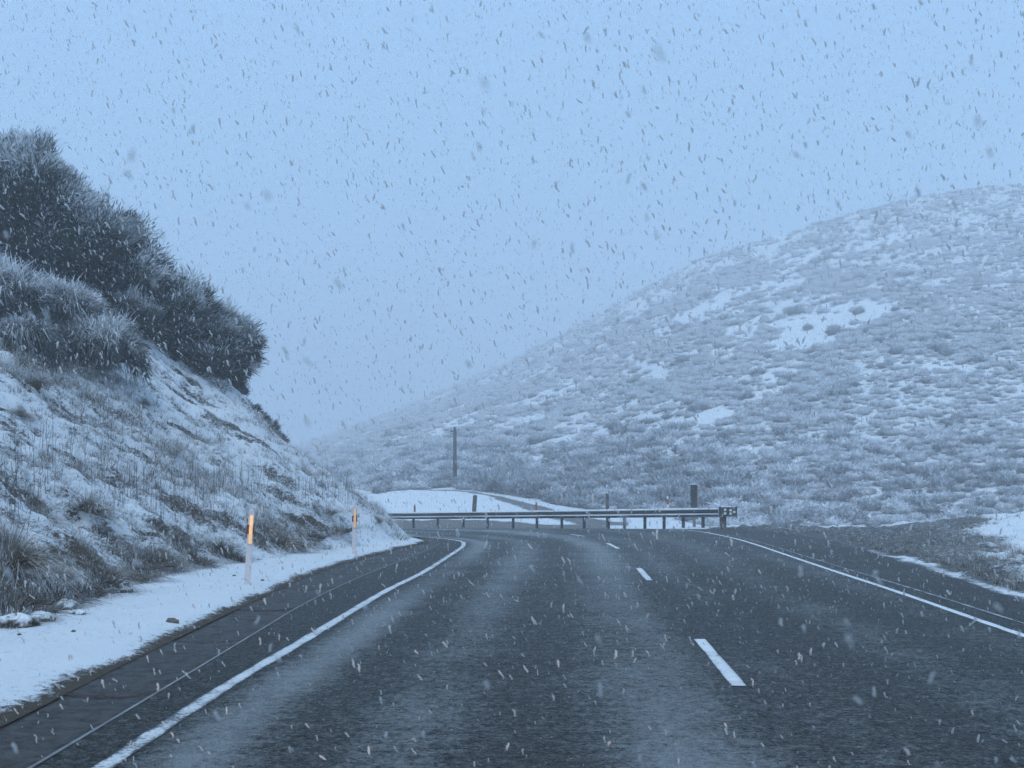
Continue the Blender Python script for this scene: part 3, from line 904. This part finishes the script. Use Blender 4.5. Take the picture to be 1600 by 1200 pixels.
# ------------------------------------------------------------------ tussocks one can pick out
TM = [tussock_mesh('blades', 400 + i, 720, .18, .56, .0045, 1.6, .6, .95) for i in range(4)]
tus = [  # px,row,scale,label
    (12, 885, 1.35, 'large brown grass tussock at the left edge above the verge'),
    (136, 800, 1.0, 'dark grass tussock standing alone on the lower slope'),
    (52, 615, .9, 'round grass tussock below the grey shrubs at far left'),
    (92, 585, .85, 'dark tussock just under the drooping grey shrub'),
    (30, 575, .75, 'small tussock at the foot of the left-hand shrub'),
    (30, 640, .6, 'small tussock low on the upper slope at far left'),
    (345, 858, .75, 'brown tussock left of the nearer marker post'),
    (322, 880, .55, 'low brown tussock on the verge edge left of the nearer marker post'),
    (438, 850, 1.15, 'broad brown tussock right of the nearer marker post'),
    (410, 832, .8, 'dark tussock tucked behind the nearer marker post'),
    (250, 872, .8, 'brown tussock at the bank foot between two snow clods'),
    (215, 905, .7, 'dark tussock at the bank foot nearest the verge'),
    (275, 845, .65, 'brown tussock above the bank foot left of the marker posts'),
    (170, 900, .6, 'small straw tussock over the verge at lower left'),
    (95, 905, .6, 'straw tussock above the snow clods at lower left'),
    (225, 640, .5, 'small dark tuft on the open slope below the drooping shrub'),
    (270, 715, .5, 'small dark tuft in the middle of the slope'),
    (515, 812, .7, 'brown tussock left of the farther marker post'),
    (588, 815, .6, 'brown tussock right of the farther marker post'),
    (522, 830, .5, 'small tussock low beside the farther marker post'),
    (60, 800, .8, 'frosted tussock right of the large brown one'),
    (190, 850, .7, 'frosted tussock on the lower slope above the bank foot'),
]
for i, (px, row, s, lab) in enumerate(tus):
    x, y, z = bank_hit(px, row)
    o = obj('grass_tussock', TM[i % 4], M['tussock'], None, (x, y, z - .03), i * 1.3)
    o.scale = (s, s, s * .9)
    o.rotation_euler = (0, math.radians(14), i * 1.3)
    tag(o, lab, 'tussock', 'grass tussocks on the bank')

# low brown tufts in a row along the foot of the cut
TF = [tussock_mesh('blades', 420 + i, 420, .19, .34, .005, 1.6, .26, .9) for i in range(3)]
NTH = ['first', 'second', 'third', 'fourth', 'fifth', 'sixth', 'seventh', 'eighth', 'ninth', 'tenth', 'eleventh', 'twelfth', 'thirteenth']
for i, (px_, row_, s_) in enumerate([(8, 962, 1.2), (48, 950, 1.0), (84, 938, 1.1), (128, 934, 1.0), (152, 918, 1.15), (206, 902, 1.0), (236, 888, 1.1), (262, 884, .9), (300, 878, 1.0), (360, 872, 1.0),
                                    (462, 858, 1.1), (490, 846, 1.0), (536, 836, .9)]):
    x, y, z = bank_hit(px_, row_)
    o = obj('grass_tuft', TF[i % 3], M['foot_tuft'], None, (x, y, z - .02)); o.scale = (s_ * 1.25, s_ * 1.25, s_ * 1.15)
    o.rotation_euler = (0, math.radians(16), i * .8)
    tag(o, NTH[i] + ' from the left of the low brown tufts along the bank foot', 'tuft', 'low brown tufts along the bank foot')

# clods capped with snow at the foot of the cut
def clod_mesh(name, seed):
    r = np.random.default_rng(seed)
    v, f = lump_core(r, .2, .15, .15, 1.0, 44, 22)
    v = v * (1 + .16 * fbm(v[:, 0] * 14 + seed, v[:, 1] * 14 + v[:, 2] * 9, 3, seed % 50))[:, None]
    zc = v[f].mean(1)[:, 2]
    return v, f, zc
clods = [(25, 978, 1.5, 'snow capped soil clod at the left edge of the verge'), (62, 970, 1.1, 'small snow capped clod second from the left edge'),
         (105, 950, 1.3, 'snow capped clod below the straw tussock'), (120, 958, .7, 'smallest clod in the cluster at lower left'),
         (180, 915, 1.2, 'snow capped clod right of the small straw tussock'), (196, 925, .9, 'rounded snow capped clod low on the verge edge'),
         (232, 902, 1.0, 'snow capped clod beside the bank-foot tussock'), (160, 925, .8, 'little dark clod between the snow capped ones')]
clod_fringe = [tussock_mesh('fringe', 470 + k, 220, .17, .3, .0045, 1.5, .9, 1.0) for k in range(3)]
M['clod'] = mat_frosted('soil_clod', (0.018, 0.015, 0.012), (0.06, 0.045, 0.03), SNOW, scale=20)
for i, (px, row, s, lab) in enumerate(clods):
    v, f, zc = clod_mesh('clod', 440 + i)
    me = np_mesh('soil_clod', v, f, {'frost': ('POINT', sstep(.05, .10, v[:, 2] + .09 * fbm(v[:, 0] * 18, v[:, 1] * 18 + v[:, 2] * 12, 3, i)))}, True)
    x, y, z = bank_hit(px, row)
    o = obj('soil_clod', me, M['clod'], None, (x, y, z - .02), i * .9); o.scale = (s * .72, s * .72, s * .62)
    fr_ = obj('grass_fringe', clod_fringe[i % 3], M['tussock'], o, (0, 0, .0))
    tag(o, lab, 'clod', 'snow capped clods at the bank foot')

# stones lying on the verge
for i, (px, row, s, lab) in enumerate([(269, 972, .07, 'brown stone lying on the open snowy verge'), (115, 990, .025, 'small dark stone on the verge at lower left'),
                                       (410, 908, .035, 'small stone on the snow right of the nearer marker post'), (366, 900, .03, 'small dark stone on the snow left of the nearer marker post'),
                                       (30, 993, .024, 'tiny stone on the snow near the left edge')]):
    r = np.random.default_rng(460 + i)
    v, f = lump_core(r, 1.0, .7, .5, 1.0, 12, 7)
    v = (v + .1 * rand_dir(r, len(v))) * s
    x, y, z = bank_hit(px, row)
    tag(obj('stone', np_mesh('stone', v, f), M['stone'], None, (x, y, z + .005), i * 1.1), lab, 'stone', 'stones on the verge')

# short frosted grass of the bank: nobody could count it
def bank_grass():
    kinds = [tussock_mesh('tuft', 500 + i, 14, .07, .20, .005, 1.1, 1.6, .5) for i in range(5)] + [tussock_mesh('tuft', 510 + i, 20, .1, .32, .005, .9, 1.3, .4) for i in range(3)]
    r = np.random.default_rng(5)
    n = 60000
    y = r.uniform(8, 38, n); dd = r.uniform(-.15, 9.5, n) ** 1.0
    x = toe_x(y) - dd
    den = .40 + .55 * sstep(-.1, .5, fbm(y * .8, dd * 1.6, 3, 171)) + .5 * np.exp(-((dd - .6) / .5) ** 2)
    back = back_dist(x, y)
    ok = (r.random(n) < den * .34 * (1 - .55 * sstep(27, 31, y))) & ((y < 33) | (back > .25)) & (x / y > -.52)
    x, y, dd = x[ok], y[ok], dd[ok]
    z = zbank(x, y) - .015
    n = len(x)
    s = r.uniform(.35, 1.05, n) * (1 + .45 * (vnoise(y * .7, dd * .9, 9)))
    rot = np.stack([r.uniform(-.15, .15, n), r.uniform(.1, .55, n), r.uniform(0, 6.28, n) * .35], 1)
    big = vnoise(y * .5, dd * .8, 14) > .25
    idx = np.where(big, r.integers(5, 8, n), r.integers(0, 5, n))
    o = scatter('bank_grass', np.stack([x, y, z], 1), np.stack([s, s, s], 1), rot, idx, kinds, M['tussock'])
    tag(o, 'short frosted grass poking through snow all over the bank', 'grass', None, 'stuff')
bank_grass()

# dead flower stalks standing on the slope
def stalks():
    r = np.random.default_rng(6)
    spots = [(250, 790, 60, 34, 55), (200, 760, 60, 25, 30), (60, 740, 60, 40, 40), (330, 780, 55, 30, 45), (400, 770, 60, 30, 40), (30, 800, 30, 30, 20), (480, 780, 40, 30, 35), (540, 775, 40, 22, 30), (150, 690, 80, 40, 25)]
    V = []; F = []; A = []
    for (px, row, sx, sy, n) in spots:
        for k in range(n):
            x, y, z = bank_hit(px + r.normal(0, sx * .5), min(row + r.normal(0, sy * .5), 850))
            h = r.uniform(.35, .8); w = .0045
            lean = r.normal(0, .09, 2)
            b = np.array([x, y, z - .03]); t = b + np.array([lean[0], lean[1], 1]) * h
            branches = [(b, t, w)]
            for q in range(r.integers(0, 4)):
                s0 = b + (t - b) * r.uniform(.5, .9); s1 = s0 + np.array([r.normal(0, .07), r.normal(0, .07), r.uniform(.06, .16)])
                branches.append((s0, s1, w * .7))
            for p, q, ww in branches:
                i0 = len(V)
                for c, k2 in ((p, 1), (q, .5)):
                    for a in (0, 2.1, 4.2): V.append(c + np.array([math.cos(a), math.sin(a), 0]) * ww * k2)
                for a in range(3):
                    F.append((i0 + a, i0 + (a + 1) % 3, i0 + 3 + (a + 1) % 3, i0 + 3 + a)); A.append(.45 if (a == 0 and r.random() < .6) else .08)
    o = obj('dry_stalks', np_mesh('dry_stalks', np.array(V), np.array(F), {'frost': ('FACE', np.array(A))}), M['stalk'])
    tag(o, 'thin dead flower stalks standing out of the snowy bank', 'stalks', None, 'stuff')
stalks()

# grass on the snow at the right edge
def right_grass():
    r = np.random.default_rng(8)
    n = 2600
    y = r.uniform(13, 44, n)
    x = np.interp(y, [10, 14, 20, 24, 30, 44], [8.4, 8.7, 9.3, 10.4, 12.4, 17.2]) + np.where(r.random(n) < .45, r.uniform(-1.6, 5, n), r.uniform(-4.5, 0, n)) 
    m = np.interp(x, [12, 13.5, 15.5, 18, 22, 40], [0, .06, .30, .5, .55, .8]) * sstep(30, 43, y) + .35 * sstep(0.2, 4.0, x - np.interp(y, [10, 20, 24, 30, 44], [8.6, 8.9, 10, 12.5, 17.5]))
    z = m + zroad(x, y) + .0
    keep = (x > np.interp(y, right_seal[:330, 1], right_seal[:330, 0]) + .35) & (vnoise(x * .9, y * .6, 173) > -.25)
    x, y, z = x[keep], y[keep], z[keep]; n = len(x)
    s = r.uniform(.35, 1.0, n)
    kinds = [tussock_mesh('tuft', 530 + i, 18, .08, .26, .006, 1.0, .7, .5) for i in range(4)]
    o = scatter('shoulder_grass', np.stack([x, y, z], 1), np.stack([s, s, s], 1), np.stack([r.uniform(-.2, .2, n), r.uniform(-.2, .2, n), r.uniform(0, 6.28, n)], 1), r.integers(0, 4, n), kinds, M['tussock'])
    tag(o, 'sparse dry grass on the snow at the right-hand edge', 'grass', None, 'stuff')
right_grass()

# ------------------------------------------------------------------ scrub on the hillside
HK = [scrub_mesh('shrub', 600 + i, 330, .62 + .05 * (i % 3), (.5, .9)) for i in range(6)]
HD = [scrub_mesh('shrub', 620 + i, 420, .8, (.13, .75), .022, .30) for i in range(4)]
for me in HK: me.materials.append(M['scrub'])
for me in HD: me.materials.append(M['scrubdark'])
def hill_scrub():
    r = np.random.default_rng(9)
    X = []; Y = []
    y = 66.0
    while y < 462:
        step = .66 + (y - 66) * .0026
        w0, w1 = -.27 * y, .50 * y
        nx = int((w1 - w0) / step)
        X.append(np.linspace(w0, w1, nx) + r.uniform(-.55, .55, nx) * step); Y.append(y + r.uniform(-.55, .55, nx) * step)
        y += step * 1.15
    X = np.concatenate(X); Y = np.concatenate(Y)
    px = px_of(X, Y)
    R, zr, F, zf, S, z0 = hill_par(px)
    b = bare(X, Y)
    clump = .6 * fbm(X * .13, Y * .09, 4, 181) + .55 * vnoise(X * .42, Y * .26, 187)
    t = (Y - F) / (R - F)
    low_ = sstep(.22, .0, t)
    prob = np.clip(.6 + 1.25 * clump + .45 * sstep(1200, 1450, px) + .4 * low_ + .5 * sstep(.5, .25, t) * sstep(1050, 1250, px), .05, 1) * (1 - .985 * b)
    ok = (Y > F + .3) & (Y < R + 5) & (r.random(len(X)) < prob) & (track_mask(X, Y) < .3) & ~((np.abs(px - 711) < 11) & (Y < 89))
    X, Y, px, clump, t, b, low_ = X[ok], Y[ok], px[ok], clump[ok], t[ok], b[ok], low_[ok]
    n = len(X)
    s = (.55 + .95 * r.random(n) ** 2.6 + .35 * clump + .4 * low_ * r.random(n)) * (1 + .0012 * (Y - 66))
    s = s * np.where(px > 1330, .82, 1.0)
    Z = zhill(X, Y) - .06
    sc = np.stack([s * r.uniform(.9, 1.5, n), s, s * r.uniform(.65, 1.05, n)], 1)
    rz = r.uniform(-.5, .5, n) + math.pi * r.integers(0, 2, n)
    dark = (r.random(n) < .08 + (.35 + .4 * sstep(700, 780, px) * sstep(1180, 1080, px)) * sstep(.16, .0, t))
    return X, Y, Z, sc, rz, dark
X, Y, Z, sc, rz, dark = hill_scrub()
px = px_of(X, Y); row = 766 - (Z - CAM_H) * FPX / Y
size = sc[:, 2] / Y
vis = (px > 500) & (px < 1590) & (row < np.interp(px, [500, 600, 1140, 1200, 1350, 1500, 1600], [700, 795, 785, 812, 815, 802, 798]))
order = np.argsort(-np.where(vis, size, 0))
pick = order[:280]
sel = np.zeros(len(X), bool); sel[pick] = True
rr = np.random.default_rng(10)
for k in pick:
    dk = bool(dark[k])
    me = (HD if dk else HK)[int(rr.integers(0, 4 if dk else 6))]
    o = obj('scrub_bush', me, None, None, (X[k], Y[k], Z[k]), float(rz[k]))
    o.scale = tuple(float(v) for v in sc[k])
    p = float(px[k])
    where = ('left of the utility pole' if p < 700 else 'between the utility pole and the side track' if p < 840 else 'behind the middle of the guard rail' if p < 1000 else
             'around the tall dark board' if p < 1130 else 'just right of the guard rail end' if p < 1300 else 'beyond the gravel pull-off')
    if dk: tag(o, 'dark twiggy scrub bush dusted with snow ' + where, 'bush', 'dark scrub bushes ' + where)
    else: tag(o, 'pale frosted scrub bush low on the hillside ' + where, 'bush', 'pale scrub bushes ' + where)
rest = ~sel
idx = np.where(dark[rest], rr.integers(0, 4, rest.sum()), 4 + rr.integers(0, 6, rest.sum()))
o = scatter('hillside_scrub', np.stack([X, Y, Z], 1)[rest], sc[rest], np.stack([np.zeros(rest.sum()), np.zeros(rest.sum()), rz[rest]], 1), idx, HD + HK, M['scrub'])
tag(o, 'frosted low scrub covering the whole hillside', 'scrub', None, 'stuff')

def single_shrub(px_, row_, s, label, dark_=True, i=0, sq=1.0, cat='bush', group=None):
    x, y = hill_hit(px_, row_)
    o = obj('scrub_bush', (HD if dark_ else HK)[i % 4], None, None, (x, y, float(zhill(x, y)) - .05), i * 1.7)
    o.scale = (s, s, s * sq)
    tag(o, label, cat, group)
GP = 'lone bushes in the bare snow patches of the hillside'
single_shrub(1303, 522, 1.8, 'lone dark bush in the middle of the largest bare snow patch', True, 0, 1, 'bush', GP)
single_shrub(1262, 515, 1.2, 'small lone bush left of centre in the largest bare snow patch', True, 1, 1, 'bush', GP)
single_shrub(1341, 490, 1.5, 'lone bush high at the right of the largest bare snow patch', True, 2, 1, 'bush', GP)
single_shrub(1245, 490, 3.0, 'wide dark bush along the upper edge of the largest bare snow patch', True, 3, .6, 'bush', GP)
def foot_bush(px_, d, s, sq, label, i):
    x = (px_ - 800) / FPX * d
    o = obj('scrub_bush', HD[i % 4], None, None, (x, d, float(zhill(x, d)) - .08), i * 2.1)
    o.scale = (s, s, s * sq)
    tag(o, label, 'bush', 'bushes behind the snowy mound')
foot_bush(597, 83, 1.5, .8, 'dark round bush at the left end of the snowy mound', 0)
foot_bush(672, 86, 1.7, .8, 'twiggy bush left of the pole foot', 1)
foot_bush(700, 89.5, 1.3, .9, 'dark bush right at the foot of the pole', 2)
foot_bush(762, 84, 2.2, 1.1, 'tall frosted bush right of the pole', 3)
foot_bush(792, 83.5, 2.4, 1.0, 'broad dark bush where the snowy mound ends', 0)
foot_bush(815, 83, 1.7, 1.0, 'dark bush right of the broad one at the mound end', 1)
foot_bush(828, 84, 2.3, 1.15, 'tall dark bush above the side track', 2)

# ------------------------------------------------------------------ marker posts beside the road
def marker_post(px_, row_, h, label, lean):
    d = CAM_H * FPX / (row_ - 766)
    x = (px_ - 800) / FPX * d
    z = float(zbank(x, d)) - .03
    t = empty('marker_post', (x, d, z), math.atan2(x, d) * -1.0)
    t.rotation_euler = (0, lean, math.atan2(-x, d))
    tag(t, label, 'marker post', 'white road edge marker posts with amber reflectors')
    mb = MB(); w = .088
    mb.box((0, 0, h * .5 + .0), (w, .035, h + .1), top=(.92, 1))
    # sloping cap
    mb.box((0, 0, h + .065), (w * .9, .035, .03), top=(.6, .6))
    obj('post', mb.mesh('post', False, .006), M['plastic'], t)
    mb = MB(); mb.box((0, 0, h * .80), (w * 1.28, .05, .13))
    obj('band', mb.mesh('band', False, .004), M['band'], t)
    mb = MB(); mb.box((0.004, -.031, h * .80), (w * .56, .012, h * .40))
    obj('reflector', mb.mesh('reflector', False, .003), M['reflector'], t)
    return t
t1 = marker_post(386, 922, 1.0, 'nearer white marker post with glowing amber reflector on the snowy verge', .06)
t2 = marker_post(553, 870, .97, 'farther white marker post with amber reflector near the end of the bank', .02)

# ------------------------------------------------------------------ guard rail
rail_pts = catmull([(7.7, 44.6), (6.75, 46.1), (5.3, 48.1), (2.7, 51.2), (-.4, 54.6), (-4.9, 59.0), (-9.5, 62.8), (-14, 66)], 20)
rail = empty('guard_rail', (7.7, 44.6, 0))
tag(rail, 'long steel guard rail capped with snow on the outside of the bend', 'guard rail')
ROFF = (-7.7, -44.6, 0)
def sweep(name, prof, P, mat, zfun, closed=True, parent=rail, smooth=False, wob=None):
    n = normals2(P)          # points right of the travel direction
    V = []
    zb = zfun(P[:, 0], P[:, 1])
    m = len(prof)
    for i in range(len(P)):
        k = 1.0 if wob is None else float(wob[i])
        for (o_, h) in prof:
            V.append((P[i, 0] + n[i, 0] * -o_, P[i, 1] + n[i, 1] * -o_, zb[i] + (prof[0][1] + (h - prof[0][1]) * k)))
    F = []
    for i in range(len(P) - 1):
        for j in range(m if closed else m - 1):
            F.append((i * m + j, i * m + (j + 1) % m, (i + 1) * m + (j + 1) % m, (i + 1) * m + j))
    me = bpy.data.meshes.new(name)
    caps = [tuple(range(m)), tuple(reversed(range((len(P) - 1) * m, len(P) * m)))] if closed else []
    me.from_pydata(V, [], F + caps)
    if smooth:
        for p in me.polygons: p.use_smooth = True
    o = obj(name, me, mat, parent)
    o.location = ROFF
    return o
RP = resample(rail_pts, 0.5)
W = [(0.0, .445), (.075, .475), (.08, .535), (.005, .575), (.005, .615), (.08, .655), (.075, .715), (0.0, .745)]
Wp = W + [(o_ - .012, h) for (o_, h) in reversed(W)]
sweep('beam', Wp, RP, M['steel'], zroad)
wobn = 1 + .6 * fbm(RP[:, 0] * 1.3, RP[:, 1] * 1.3, 2, 191)
sweep('snow_cap', [(-.02, .747), (.075, .722), (.082, .74), (.04, .785), (-.005, .79), (-.035, .765)], RP, M['snowcap'], zroad, wob=wobn, smooth=True)
sweep('snow_ledge', [(.008, .576), (.082, .537), (.084, .55), (.045, .585), (.008, .598)], RP, M['snowcap'], zroad, wob=wobn, smooth=True)
# posts at the spacing seen
s_cum = np.concatenate([[0], np.cumsum(np.hypot(*np.diff(rail_pts, axis=0).T))])
pxr = 800 + FPX * rail_pts[:, 0] / rail_pts[:, 1]
posts_px = [1097, 1066, 1036, 1006, 974, 949, 911, 876, 837, 800, 760, 722, 682, 644, 604, 566]
mb = MB(); mb.box((0, 0, .30), (.075, .012, .90)); mb.box((-.0315, .05, .30), (.012, .088, .90)); mb.box((0.0, .10, .30), (.075, .012, .90)); mb.box((0, -.03, .595), (.07, .05, .2))
post_me = mb.mesh('post')
post_me.materials.append(M['darksteel'])
for q in posts_px:
    x = float(np.interp(-q, -pxr, rail_pts[:, 0])); y = float(np.interp(-q, -pxr, rail_pts[:, 1]))
    o = obj('post', post_me, None, rail, (x - 7.7 + .08, y - 44.6 + .07, float(zroad(x, y)) + .0), .5)
# impact head at the near end
mb = MB(); mb.box((.32, -.02, .60), (.60, .30, .34)); mb.box((.02, -.02, .60), (.10, .24, .40)); mb.box((.61, -.02, .60), (.05, .36, .42))
head = obj('impact_head', mb.mesh('impact_head', False, .015), M['board'], rail, (0, 0, 0), -.2)
head['label'] = 'dark impact head with pale round marks'
mb = MB()
for dx, dz in ((.20, .68), (.20, .545), (.40, .665), (.40, .535), (.53, .60)): mb.disc((dx, -.182, dz), .052, .012)
mk = mb.mesh('round_mark'); o = obj('round_mark', mk, M['snowcap'], head)
mb = MB(); mb.box((.10, 0.0, .19), (.22, .2, .62)); o = obj('end_post', mb.mesh('end_post', False, .01), M['wood'], rail, (0.02, .02, 0))
mb = MB(); mb.box((.32, -.02, .785), (.58, .28, .03), top=(.93, .8)); obj('snow_cap', mb.mesh('snow_cap', True, .01), M['snowcap'], rail, (0, 0, 0), -.2)

# ------------------------------------------------------------------ posts and signs behind the rail
def ground_behind(x, y):
    S = float(hill_par(px_of(np.array(x), np.array(y)))[4])
    return float(zhill(np.array(x), np.array(y))) if y > S else float(zroad(x, y)) - .1

def timber(name, px_, d, top_row, w, label, mat, lean=0.0, cap=True, group=None):
    x = (px_ - 800) / FPX * d
    zg = ground_behind(x, d); h = PZ(top_row, d) - zg
    t = empty(name, (x, d, zg)); tag(t, label, 'post', group)
    mb = MB()
    L = math.tan(lean)
    mb.tube([(0, 0, -.3), (L * h * .5, 0, h * .5), (L * h, 0, h * .985), (L * h, 0, h)], [w * .52, w * .5, w * .48, w * .4], 10, .05, int(px_))
    obj('shaft', mb.mesh('shaft'), mat, t)
    if cap:
        mb = MB(); mb.tube([(L * h, 0, h), (L * h, 0, h + .03), (L * h, 0, h + .05)], [w * .45, w * .42, w * .2], 10, .08, 3)
        obj('snow_cap', mb.mesh('snow_cap', True), M['snowcap'], t)
    return t
timber('stump_post', 740.5, 64, 774, .23, 'short thick leaning timber post on the snowy mound', M['wood'], .06)
timber('wooden_post', 949, 54.2, 771, .13, 'slim timber post behind the middle of the guard rail', M['wood'], 0)

def small_marker(px_, d, top_row, h, label, refl_mat, shaft_mat, lo=.55, hi=.85):
    x = (px_ - 800) / FPX * d; zt = PZ(top_row, d); zg = ground_behind(x, d)
    t = empty('marker_stake', (x, d, zg)); tag(t, label, 'marker post')
    hh = zt - zg
    mb = MB(); mb.box((0, 0, hh / 2 - .1), (.085, .04, hh + .2), top=(.9, 1)); obj('stake', mb.mesh('stake', False, .005), shaft_mat, t)
    mb = MB(); mb.box((0, -.03, hh - h * (1 - (lo + hi) / 2)), (.1, .02, h * (hi - lo))); obj('reflector', mb.mesh('reflector'), refl_mat, t)
small_marker(648, 66, 788, .6, 'small pale marker stake on the snow left of the stump', M['band'], M['palewood'], .3, .8)
small_marker(838, 62, 785, .5, 'tiny red marker stake beside the wet side track', M['red'], M['band'], .3, .95)
small_marker(1043, 56, 775, .5, 'white stake with red reflector among the scrub left of the tall board', M['red'], M['plastic'], .25, .7)

# tall hazard board near the rail end, seen from behind
d = 47.6; x = (1084 - 800) / FPX * d
t = empty('hazard_board', (x, d, ground_behind(x, d))); tag(t, 'tall narrow dark board on a timber post behind the guard rail end', 'sign')
zg = ground_behind(x, d)
zt, zb = PZ(757, d) - zg, PZ(793, d) - zg
mb = MB(); mb.box((0, 0, (zt + zb) / 2), (.26, .03, zt - zb)); obj('panel', mb.mesh('panel', False, .004), M['board'], t)
mb = MB(); mb.box((.145, .01, (zt + zb) / 2 - .03), (.03, .06, zt - zb - .05)); obj('edge_rail', mb.mesh('edge_rail'), M['palewood'], t)
mb = MB(); mb.box((.03, .075, zt / 2 - .2), (.11, .11, zt + .36)); obj('post', mb.mesh('post', False, .006), M['palewood'], t)
mb = MB(); mb.box((0, 0.02, zt + .012), (.28, .09, .025), top=(.9, .6)); obj('snow_cap', mb.mesh('snow_cap'), M['snowcap'], t)

# lone pole on the lower hillside
d = 87.5; x = (711 - 800) / FPX * d
zg = float(zhill(np.array(x), np.array(d))); zt = PZ(667, d)
t = empty('utility_pole', (x, d, zg)); tag(t, 'lone dark timber utility pole standing at the foot of the hillside', 'pole')
h = zt - zg
mb = MB(); mb.tube([(0, 0, -.5), (-.02, 0, h * .5), (-.01, 0, h * .97), (-.01, 0, h)], [.155, .14, .115, .09], 12, .03, 5); obj('shaft', mb.mesh('shaft', True), M['wood'], t)
mb = MB(); mb.box((-.16, -.02, h - .32), (.34, .07, .08)); obj('bracket', mb.mesh('bracket'), M['wood'], t)
mb = MB(); mb.tube([(-.29, -.02, h - .28), (-.29, -.02, h - .20), (-.29, -.02, h - .12)], [.03, .045, .03], 8); obj('insulator', mb.mesh('insulator', True), M['palewood'], t)
mb = MB(); mb.tube([(-.01, 0, h), (-.01, 0, h + .05), (-.01, 0, h + .08)], [.1, .09, .03], 10); obj('snow_cap', mb.mesh('snow_cap', True), M['snowcap'], t)

# ------------------------------------------------------------------ falling snow
def flake_mesh(name, seed):
    """loose clump of a few plates, about 1 unit long"""
    r = np.random.default_rng(seed)
    V = []; F = []
    n = 5
    for k in range(n):
        c = np.array([r.normal(0, .12), r.normal(0, .12), (k - (n - 1) / 2) / n * .85 + r.normal(0, .05)])
        q = r.uniform(.24, .40)
        a = rand_dir(r, 1)[0]; b = np.cross(a, rand_dir(r, 1)[0]); b /= np.linalg.norm(b); e = np.cross(a, b)
        i0 = len(V)
        V += [c + a * q, c + b * q, c + e * q * .5, c - a * q, c - b * q, c - e * q * .5]
        for tri in ((0, 1, 2), (1, 3, 2), (3, 4, 2), (4, 0, 2), (1, 0, 5), (3, 1, 5), (4, 3, 5), (0, 4, 5)): F.append(tuple(i0 + j for j in tri))
    return np_mesh(name, np.array(V), np.array(F))
def mat_flake():
    m, nt, b = new_mat('snowflake')
    n = noise(nt, 6, 2, .5, objco(nt))
    c = ramp(nt, n.outputs[0], [(0.3, (.86, .87, .88)), (.7, (.95, .95, .95))])
    nt.links.new(c.outputs[0], b.inputs['Base Color'])
    b.inputs['Roughness'].default_value = .7
    tr = N(nt, 'ShaderNodeBsdfTranslucent'); nt.links.new(c.outputs[0], tr.inputs[0])
    mx = N(nt, 'ShaderNodeMixShader'); mx.inputs[0].default_value = .6
    nt.links.new(b.outputs[0], mx.inputs[1]); nt.links.new(tr.outputs[0], mx.inputs[2])
    tp = N(nt, 'ShaderNodeBsdfTransparent')                    # loose open crystals: partly see-through
    mt = N(nt, 'ShaderNodeMixShader'); mt.inputs[0].default_value = .42
    nt.links.new(mx.outputs[0], mt.inputs[1]); nt.links.new(tp.outputs[0], mt.inputs[2])
    nt.links.new(mt.outputs[0], nt.nodes['Material Output'].inputs['Surface'])
    return m
M['flake'] = mat_flake()
def snowfall():
    r = np.random.default_rng(13)
    n = 190000
    y = r.uniform(1.3, 22, n); x = r.uniform(-11, 11, n); z = r.uniform(.05, 11, n)
    gz = zbank(np.minimum(x, sx_of_y(y)), y, False)
    ok = (z > np.where(x < sx_of_y(y), gz, 0) + .08) & (np.abs(x) < y * .55 + 1.0) & (z < 1.4 + y * .5 + .6) & (z > 1.4 - y * .36 - .5)
    x, y, z = x[ok], y[ok], z[ok]
    k = 130                                   # a few right in front of the windscreen, out of focus
    yn = r.uniform(.4, 1.3, k)
    x = np.concatenate([x, r.uniform(-.5, .5, k) * yn]); y = np.concatenate([y, yn]); z = np.concatenate([z, 1.4 + r.uniform(-.24, .44, k) * yn])
    n = len(x)
    s = .0066 * np.exp(r.normal(0, .68, n))
    s = np.minimum(s, .0016 + .0027 * y)
    el = r.uniform(.8, 1.5, n)
    rot = np.stack([r.normal(.25, .3, n), r.normal(-.28, .28, n), r.uniform(0, 6.28, n) * 0 + r.normal(0, .3, n)], 1)
    o = scatter('falling_snow', np.stack([x, y, z], 1), np.stack([s, s, s * el * 1.65], 1), rot, r.integers(0, 6, n), [flake_mesh('flake', 700 + i) for i in range(6)], M['flake'])
    tag(o, 'snowflakes drifting down everywhere in the air', 'snowflakes', None, 'stuff')
snowfall()

# ------------------------------------------------------------------ haze: the snow-filled air
def haze():
    mb = MB()
    zlo, zhi = -4.2, 76.0
    mb.box((0, 0, (zlo + zhi) / 2), (1240, 1240, zhi - zlo))
    m = bpy.data.materials.new('haze'); m.use_nodes = True
    nt = m.node_tree
    nt.nodes.remove(nt.nodes['Principled BSDF'])
    v = nt.nodes.new('ShaderNodeVolumePrincipled')
    v.inputs['Color'].default_value = (0.92, 0.95, 1.0, 1)
    v.inputs['Density'].default_value = 0.0040
    v.inputs['Anisotropy'].default_value = 0.0
    nt.links.new(v.outputs[0], nt.nodes['Material Output'].inputs['Volume'])
    m.volume_intersection_method = 'ACCURATE' if hasattr(m, 'volume_intersection_method') else None
    tag(obj('haze', mb.mesh('haze'), m), 'pale snow haze filling the air over the whole valley', 'haze', None, 'stuff')
try:
    haze()
except Exception as e:
    print('HAZE', e); raise
